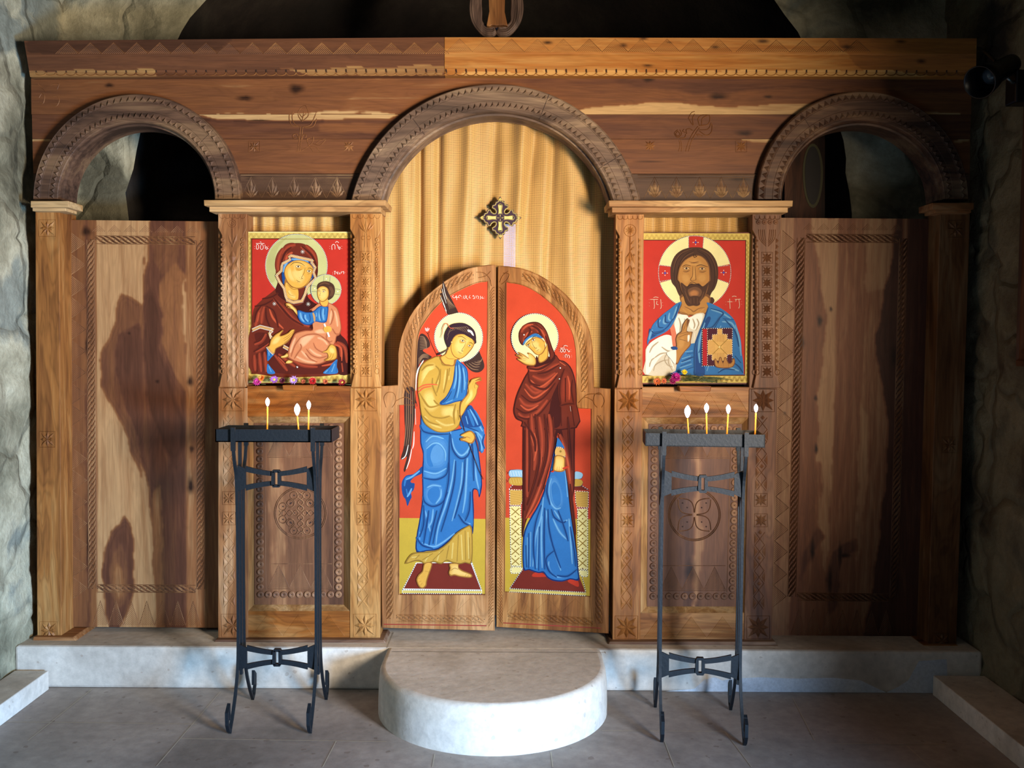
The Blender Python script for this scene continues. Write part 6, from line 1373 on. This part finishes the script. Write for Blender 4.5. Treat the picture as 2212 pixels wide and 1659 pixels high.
def make_stand():
    t = thing('candle_stand', 'x', 'candle stand', (0, 0, 0), 'iron candle stands')
    m = MB(); W, Dp, zt, zb, th = .222, .088, 1.152, 1.103, .004
    m.box((-W, -Dp, zb), (W, -Dp+th, zt)); m.box((-W, Dp-th, zb), (W, Dp, zt)); m.box((-W, -Dp, zb), (-W+th, Dp, zt)); m.box((W-th, -Dp, zb), (W, Dp, zt)); m.box((-W, -Dp, zb), (W, Dp, zb+th))
    m.local = True; tr = m.build('tray', IRON, t)
    n = 40; vs = []; fs = []
    for j in range(13):
        for i in range(n+1):
            x, y = -W+th+(2*W-2*th)*i/n, -Dp+th+(2*Dp-2*th)*j/12; vs.append((x, y, 1.132+.006*mnoise.noise(Vector((x*40, y*40, 2)))))
    m = MB(); m.local = True; m.add(vs, [[j*(n+1)+i, j*(n+1)+i+1, (j+1)*(n+1)+i+1, (j+1)*(n+1)+i] for j in range(12) for i in range(n)], 0, True); tag(m.build('sand_bed', SAND, t), 'waxy brown sand filling the tray')
    for sx in (-1, 1):
        x = sx*.152
        for sy in (-1, 1):
            m = MB(); m.local = True
            pth = crsp([(x, sy*.094, 1.156), (x, sy*.094, 1.085), (x, sy*.078, 1.025), (x, sy*.052, .955), (x, sy*.042, .80), (x, sy*.040, .55), (x, sy*.042, .34), (x, sy*.052, .22), (x, sy*.085, .13), (x, sy*.135, .05), (x, sy*.172, .006)], False, 5)
            bar(m, pth, .011, .011)
            hk = [(x, sy*.165, .006), (x, sy*.188, .022), (x, sy*.205, .05), (x, sy*.207, .095), (x, sy*.186, .118), (x, sy*.183, .06)]
            bar(m, hk, .012, .014)
            m.box((x-.008, min(sy*.088, sy*.102), 1.07), (x+.008, max(sy*.088, sy*.102), 1.160))
            m.build('leg', IRON, t)
        m = MB(); m.local = True; bar(m, [(x, 0, 1.10), (x, 0, .97), (x, 0, .5), (x, 0, .17)], .011, .016); bar(m, [(x, -.035, .86), (x, 0, .98), (x, .035, .86)], .008, .008); bar(m, [(x, -.045, .30), (x, 0, .19), (x, .045, .30)], .008, .008); m.build('centre_bar', IRON, t)
    for zc, nm in ((.957, 'brace'), (.252, 'brace')):
        m = MB(); m.local = True; y0, y1 = -.047, -.038
        H = .052
        for s_ in (-1, 1):
            plate(m, [(s_*.150, zc+H), (s_*.150, zc-H), (s_*.118, zc-H+.014), (s_*.118, zc+H-.014)], y0, y1)
            xs = np.linspace(.118, .014, 9)
            for v in (-1, 1):
                up = [(s_*x, zc+v*(.027+.021*((x)/.118)**1.6)) for x in xs]; lo = [(s_*x, zc+v*(.009+.017*((x)/.118)**1.6)) for x in xs]
                for i in range(8): plate(m, [up[i], up[i+1], lo[i+1], lo[i]], y0, y1)
        for s_ in (-1, 1): plate(m, [(s_*.006, zc+.030), (s_*.017, zc+.024), (s_*.019, zc-.024), (s_*.006, zc-.030)], y0-.006, y1+.003)
        plate(m, [(-.012, zc+.034), (.012, zc+.034), (.018, zc+.024), (-.018, zc+.024)], y0-.006, y1+.003); plate(m, [(-.012, zc-.034), (.012, zc-.034), (.018, zc-.024), (-.018, zc-.024)], y0-.006, y1+.003)
        m.build(nm, IRON, t)
    return t
def dup(root, loc, rz):
    r = root.copy(); COL.objects.link(r); r.location = loc; r.rotation_euler = (0, 0, rz)
    for ch in list(root.children): c = ch.copy(); COL.objects.link(c); c.parent = r
    return r
s1 = make_stand(); s1.location = (-.914, -.39, 0); s1.rotation_euler = (0, 0, math.radians(1.0)); s1['label'] = 'dark iron candle stand on the left, three candles in its tray'
s2 = dup(s1, (.733, -.46, 0), math.radians(-4.5)); s2['label'] = 'dark iron candle stand on the right, four candles in its tray'

WAX = plain('honey_wax', '#e3a53c', .45, emit='#e08a20', es=.25); WICK = plain('wick', '#241a14', .9); FL = plain('candle_flame', '#fff2e0', .5, emit='#ffe9ff', es=14.)
def flame_candle(lab, bx, by, tx, ty, Y, big, grp):
    b = P(bx, by, Y); b.z = 1.130; a = P(tx, ty, Y)
    t = thing('candle', lab, 'candle', tuple(b), grp)
    m = MB(); m.tube([b-Vector((0, 0, .004)), b+(a-b)*.5, a], [.0032, .0032, .0029], 10); m.build('wax_stick', WAX, t)
    m = MB(); m.tube([a, a+Vector((0, 0, .006))], .0007, 6); m.build('wick', WICK, t)
    m = MB(); m.lathe(a+Vector((0, 0, .002)), (0, 0, 1), [(0, 0), (.0028*big, .002*big), (.0052*big, .007*big), (.0072*big, .013*big), (.0078*big, .018*big), (.0068*big, .023*big), (.0042*big, .028*big), (.0018*big, .031*big), (0, .033*big)], 16); m.build('flame', FL, t)
    l = bpy.data.lights.new('flame_light', 'POINT'); l.energy = 1.05*big; l.color = (1, .55, .2); l.shadow_soft_size = .012
    o = bpy.data.objects.new('flame_light', l); COL.objects.link(o); o.parent = t; o.location = (a-b)+Vector((0, 0, .017*big)); return t
gL = 'lit candles in the left tray'; gR = 'lit candles in the right tray'
flame_candle('thin lit candle standing alone at the left of the left tray', 577, 926, 578, 879, -.40, 1.05, gL)
flame_candle('short leaning lit candle with the biggest flame in the left tray', 646, 928, 642, 899, -.43, 1.45, gL)
flame_candle('thin lit candle at the right end of the left tray', 666, 924, 667, 886, -.38, 1.1, gL)
flame_candle('leaning lit candle with the biggest flame in the right tray', 1488, 931, 1485, 904, -.47, 1.5, gR)
flame_candle('lit candle second from the left in the right tray', 1527, 931, 1526, 893, -.46, 1.15, gR)
flame_candle('lit candle second from the right end of the right tray', 1570, 930, 1573, 895, -.47, 1.1, gR)
flame_candle('thin lit candle alone at the right end of the right tray', 1631, 930, 1633, 892, -.46, 1.0, gR)

# ------------------------------------------------------------------ flowers on the ledges
def mat_c(c, n='petal'): return plain(n, c, .6)
def daisy(lab, px, py, R, cp, cc, grp, layers=2, n=14, Y=-.008, tilt=.5, seed=0):
    rnd = random.Random(seed); c = P(px, py, Y); k = (4.1+Y)/FPX; R = R*k
    t = thing('flower', lab, 'flower', tuple(c), grp); m = MB()
    ax = Vector((rnd.uniform(-.3, .3), -1, rnd.uniform(.1, tilt))).normalized(); u = ax.orthogonal().normalized(); w = ax.cross(u)
    for L in range(layers):
        for i in range(n):
            a = 2*math.pi*(i+.5*L)/n+rnd.uniform(-.1, .1); r = R*(1-.22*L)*rnd.uniform(.88, 1.06); d = u*math.cos(a)+w*math.sin(a); s_ = ax.cross(d)
            cup = R*(.12+.22*L); wd = R*.17
            m.add([c+d*R*.12, c+d*r*.55+s_*wd+ax*cup*.5, c+d*r+ax*cup, c+d*r*.55-s_*wd+ax*cup*.5, c+d*r*.6+ax*cup*.35], [[0, 1, 4], [1, 2, 4], [2, 3, 4], [3, 0, 4]])
    m.build('petals', mat_c(cp), t)
    m = MB(); m.lathe(c-ax*R*.05, ax, [(R*.30, 0), (R*.28, R*.14), (R*.16, R*.24), (0, R*.27)], 12); m.build('flower_centre', mat_c(cc, 'flower_centre'), t)
    m = MB(); e = c-ax*R*.1; m.tube([e, e+Vector((R*.8, -.0, -R*.35))+ax*-.002, e+Vector((R*1.9, 0, -R*.45))], .0011, 6); m.build('stem', mat_c('#3f4a24', 'stem'), t)
g = 'cut flowers on the ledge below the icon of the woman and child'
for i, (lab, x, y, R, a, b, L) in enumerate([('magenta pink flower at the left end of the left ledge', 555, 825, 10, '#c23a92', '#8a2a60', 3), ('orange flower next to the magenta one on the left ledge', 565, 817, 9, '#e88a3a', '#c86a20', 3),
    ('purple daisy with a yellow centre left of the middle of the left ledge', 592, 820, 10, '#9a5ab8', '#c8c040', 2), ('small dark maroon flower between the two purple daisies', 610, 822, 8, '#5a1030', '#3a0a20', 3),
    ('pale lavender daisy in the middle of the left ledge', 634.6, 821, 10.5, '#b890dc', '#e0c040', 2), ('small russet flower right of the lavender daisy', 655, 824, 6, '#b0583a', '#7a3020', 3), ('bright red flower right of the ledge block on the left ledge', 675, 823, 10, '#b81e24', '#6a1010', 3),
    ('faded orange brown flower between two red ones', 703, 824, 7, '#c0603a', '#6a3020', 3), ('dark red flower with a yellow centre at the right end of the left ledge', 739, 826, 10, '#8a1420', '#d0a040', 2)]):
    daisy(lab, x, y, R, a, b, g, L, 13, -.010, .5, i)
g = 'flowers lying below the icon of the bearded man'
daisy('dry orange flower at the left end of the right ledge', 1420, 824, 10, '#c8602a', '#8a3a18', g, 2, 11, -.008, .4, 21); daisy('second dry orange flower on the right ledge beside the first', 1434, 823, 8, '#b8562c', '#7a3018', g, 2, 9, -.012, .4, 22)
daisy('large magenta flower on the right ledge', 1460, 815, 13, '#b01a78', '#7a1050', g, 3, 14, -.014, .5, 23); daisy('smaller crimson flower under the large magenta one', 1453, 823, 9, '#8f1450', '#5a0a30', g, 3, 12, -.020, .3, 24)
daisy('bright yellow flower at the top of the green stems', 1478.5, 804, 7.5, '#e8d020', '#c89a10', g, 3, 12, -.012, .6, 25)
rnd = random.Random(5); st = thing('stem_bundle', 'bundle of dark green leafy stems lying on the right ledge', 'stems', (.85, -.01, 1.28)); m = MB(); lf = MB()
for k in range(16):
    x = 1478+rnd.uniform(-4, 10); y = 812+rnd.uniform(-4, 12); ex = rnd.uniform(1530, 1582); ey = 819+rnd.uniform(-5, 8)
    A, B = P(x, y, -.012+rnd.uniform(-.012, .008)), P(ex, ey, -.012+rnd.uniform(-.01, .006)); mid = (A+B)/2+Vector((0, rnd.uniform(-.006, .004), rnd.uniform(-.004, .006))); m.tube([A, mid, B], .0011, 5)
    for j in range(5):
        q = A.lerp(B, rnd.uniform(.1, 1)); d = Vector((rnd.uniform(.4, 1), rnd.uniform(-.5, .2), rnd.uniform(-.5, .8))).normalized()*rnd.uniform(.010, .018); s_ = Vector((0, .3, 1)).cross(d).normalized()*.0022
        lf.add([q, q+d*.5+s_, q+d, q+d*.5-s_], [[0, 1, 2, 3]])
m.build('stems', mat_c('#46502a', 'stem'), st); lf.build('leaves', mat_c('#3a4a2a', 'leaf'), st)
# stem end poking up
# ------------------------------------------------------------------ carved finial on top of the screen
fin = thing('carved_finial', 'dark carved scroll foot of a wooden cross standing on top of the screen', 'cross base', (-.03, 0, 2.79)); GW = wood('#8a705c', '#665044', '#403028', 'Z', 91); GW2 = wood('#9a6a40', '#7a4e2c', '#4f3220', 'Z', 92)
m = MB()
def fo(x, y, Y): return P(900+x/3.317, y/3.317, Y)
for s_ in (-1, 1):
    for k in range(6):
        cx = 571
        pts = [(cx+s_*(4+k*2), 232-k*7), (cx+s_*(30+k), 258-k*11), (cx+s_*(90-k*3), 250-k*12), (cx+s_*(155-k*9), 175-k*4), (cx+s_*(182-k*14), 90), (cx+s_*(180-k*13), 0), (cx+s_*(165-k*13), -110), (cx+s_*(120-k*8), -200)]
        pp = [fo(x, y, -.005-.004*math.sin(k)) for x, y in crsp(pts, False, 5)]; m.tube(pp, .0072, 8)
m.build('scrolls', GW, fin)
m = MB(); fr = [(522, 188), (500, 184), (520, 80), (510, -160), (635, -160), (630, 80), (652, 184), (620, 178), (571, 182), (540, 178)]
F_ = [fo(x, y, -.03) for x, y in fr]; m.prism(F_, [Vector((v.x, .03, v.z)) for v in F_]); m.build('post', GW2, fin, bevel=.003)
# ------------------------------------------------------------------ spot lamp, wall picture, picture behind the right arch
BLK = plain('black_metal', '#0b0b0d', .35, .3)
lp = thing('spot_lamp', 'black cone shaped spot lamp clamped on the right wall beside the cornice', 'lamp', (1.75, -.6, 2.42))
Yl = -.55; c1, c2, c3 = P(2119, 176, Yl-.06), P(2150, 152, Yl), P(2185, 138, Yl+.05); d = (c1-c3).normalized()
def fit(c, ax, prof, seg=28):
    m = MB(); m.lathe(c, ax, prof, seg); return m
L_ = (c1-c3).length
fit(c3, d, [(0, -.022), (.022, -.018), (.036, 0), (.038, .02), (.040, L_*.55), (.043, L_*.62), (.052, L_*.8), (.060, L_+.012), (.056, L_+.012), (.048, L_*.8), (.038, L_*.62), (0, L_*.6)]).build('lamp_housing', BLK, lp)
fit(c3+d*(L_*.62), d, [(0, .035), (.018, .033), (.030, .022), (.034, 0)]).build('bulb', plain('bulb_glass', '#3a4048', .08), lp)
m = MB(); m.tube([P(2170, 165, Yl+.02), P(2178, 170, Yl), P(2186, 178, Yl+.02), P(2200, 176, Yl+.06)], .006, 8); m.build('bracket_arm', plain('grey_steel', '#6f7c7c', .3, .8), lp)
m = MB(); q = P(2200, 185, Yl+.06); m.box((q.x-.03, q.y-.04, q.z-.07), (1.995, q.y+.04, q.z+.05)); m.build('wall_clamp', BLK, lp, bevel=.006)
m = MB(); m.tube(crsp([tuple(P(2108, 103, .02)), tuple(P(2122, 108, -.1)), tuple(P(2138, 120, -.3)), tuple(P(2152, 134, -.5))], False, 5), .0065, 8); m.build('cable', BLK, lp)
FRW = wood('#6f4630', '#53311f', '#351e13', 'Z', 93)
pf = thing('wall_picture', 'brown moulded wooden frame hanging on the right wall near the camera', 'picture', (1.86, -.9, 1.38))
m = MB(); X_, ya, yb, za, zb = 1.985, -1.4, -.40, 1.41, 2.47
def fprof(u): return [(0, 0), (0, .020), (.022, .034), (.03, .026), (.05, .026), (.058, .036), (.075, .030), (.085, .012), (.085, 0)]
pr = fprof(0); cor = [(yb, za, -1, 1), (yb, zb, -1, -1), (ya, zb, 1, -1), (ya, za, 1, 1)]; vs = []
for (y, z, sy, sz) in cor:
    for u, h in pr: vs.append((X_-h, y+sy*u, z+sz*u))
n = len(pr); m.add(vs, [[k*n+i, ((k+1) % 4)*n+i, ((k+1) % 4)*n+i+1, k*n+i+1] for k in range(4) for i in range(n-1)]); m.build('frame', FRW, pf)
m = MB(); m.box((X_-.012, ya+.08, za+.08), (X_-.002, yb-.08, zb-.08)); m.build('picture', plain('dark_painting', '#3a2416', .5), pf)
m = MB(); m.box((X_-.014, yb-.19, za+.085), (X_-.0125, yb-.10, za+.19)); m.build('photo', plain('orange_print', '#8a4a22', .5), pf)
bp = thing('dark_picture', 'dark arched painting with an oval figure seen through the right arch', 'picture', (1.6, .9, 1.2))
m = MB(); m.quad([(1695, 262), (1782, 262), (1782, 520), (1695, 520)], .60, .63); m.build('frame', FRW, bp)
m = MB(); m.outline([(1756+22*math.cos(t), 372+62*math.sin(t)*(1.25 if math.sin(t) > 0 else 1.0)) for t in np.linspace(0, 6.1, 26)], .597, .602); m.build('oval_figure', plain('dull_olive_paint', '#4d4620', .6), bp)
m = MB(); m.outline([(1756+17*math.cos(t), 372+56*math.sin(t)*(1.25 if math.sin(t) > 0 else 1.0)) for t in np.linspace(0, 6.1, 26)], .5945, .597); m.build('robe', plain('dark_brown_paint', '#241a12', .6), bp)
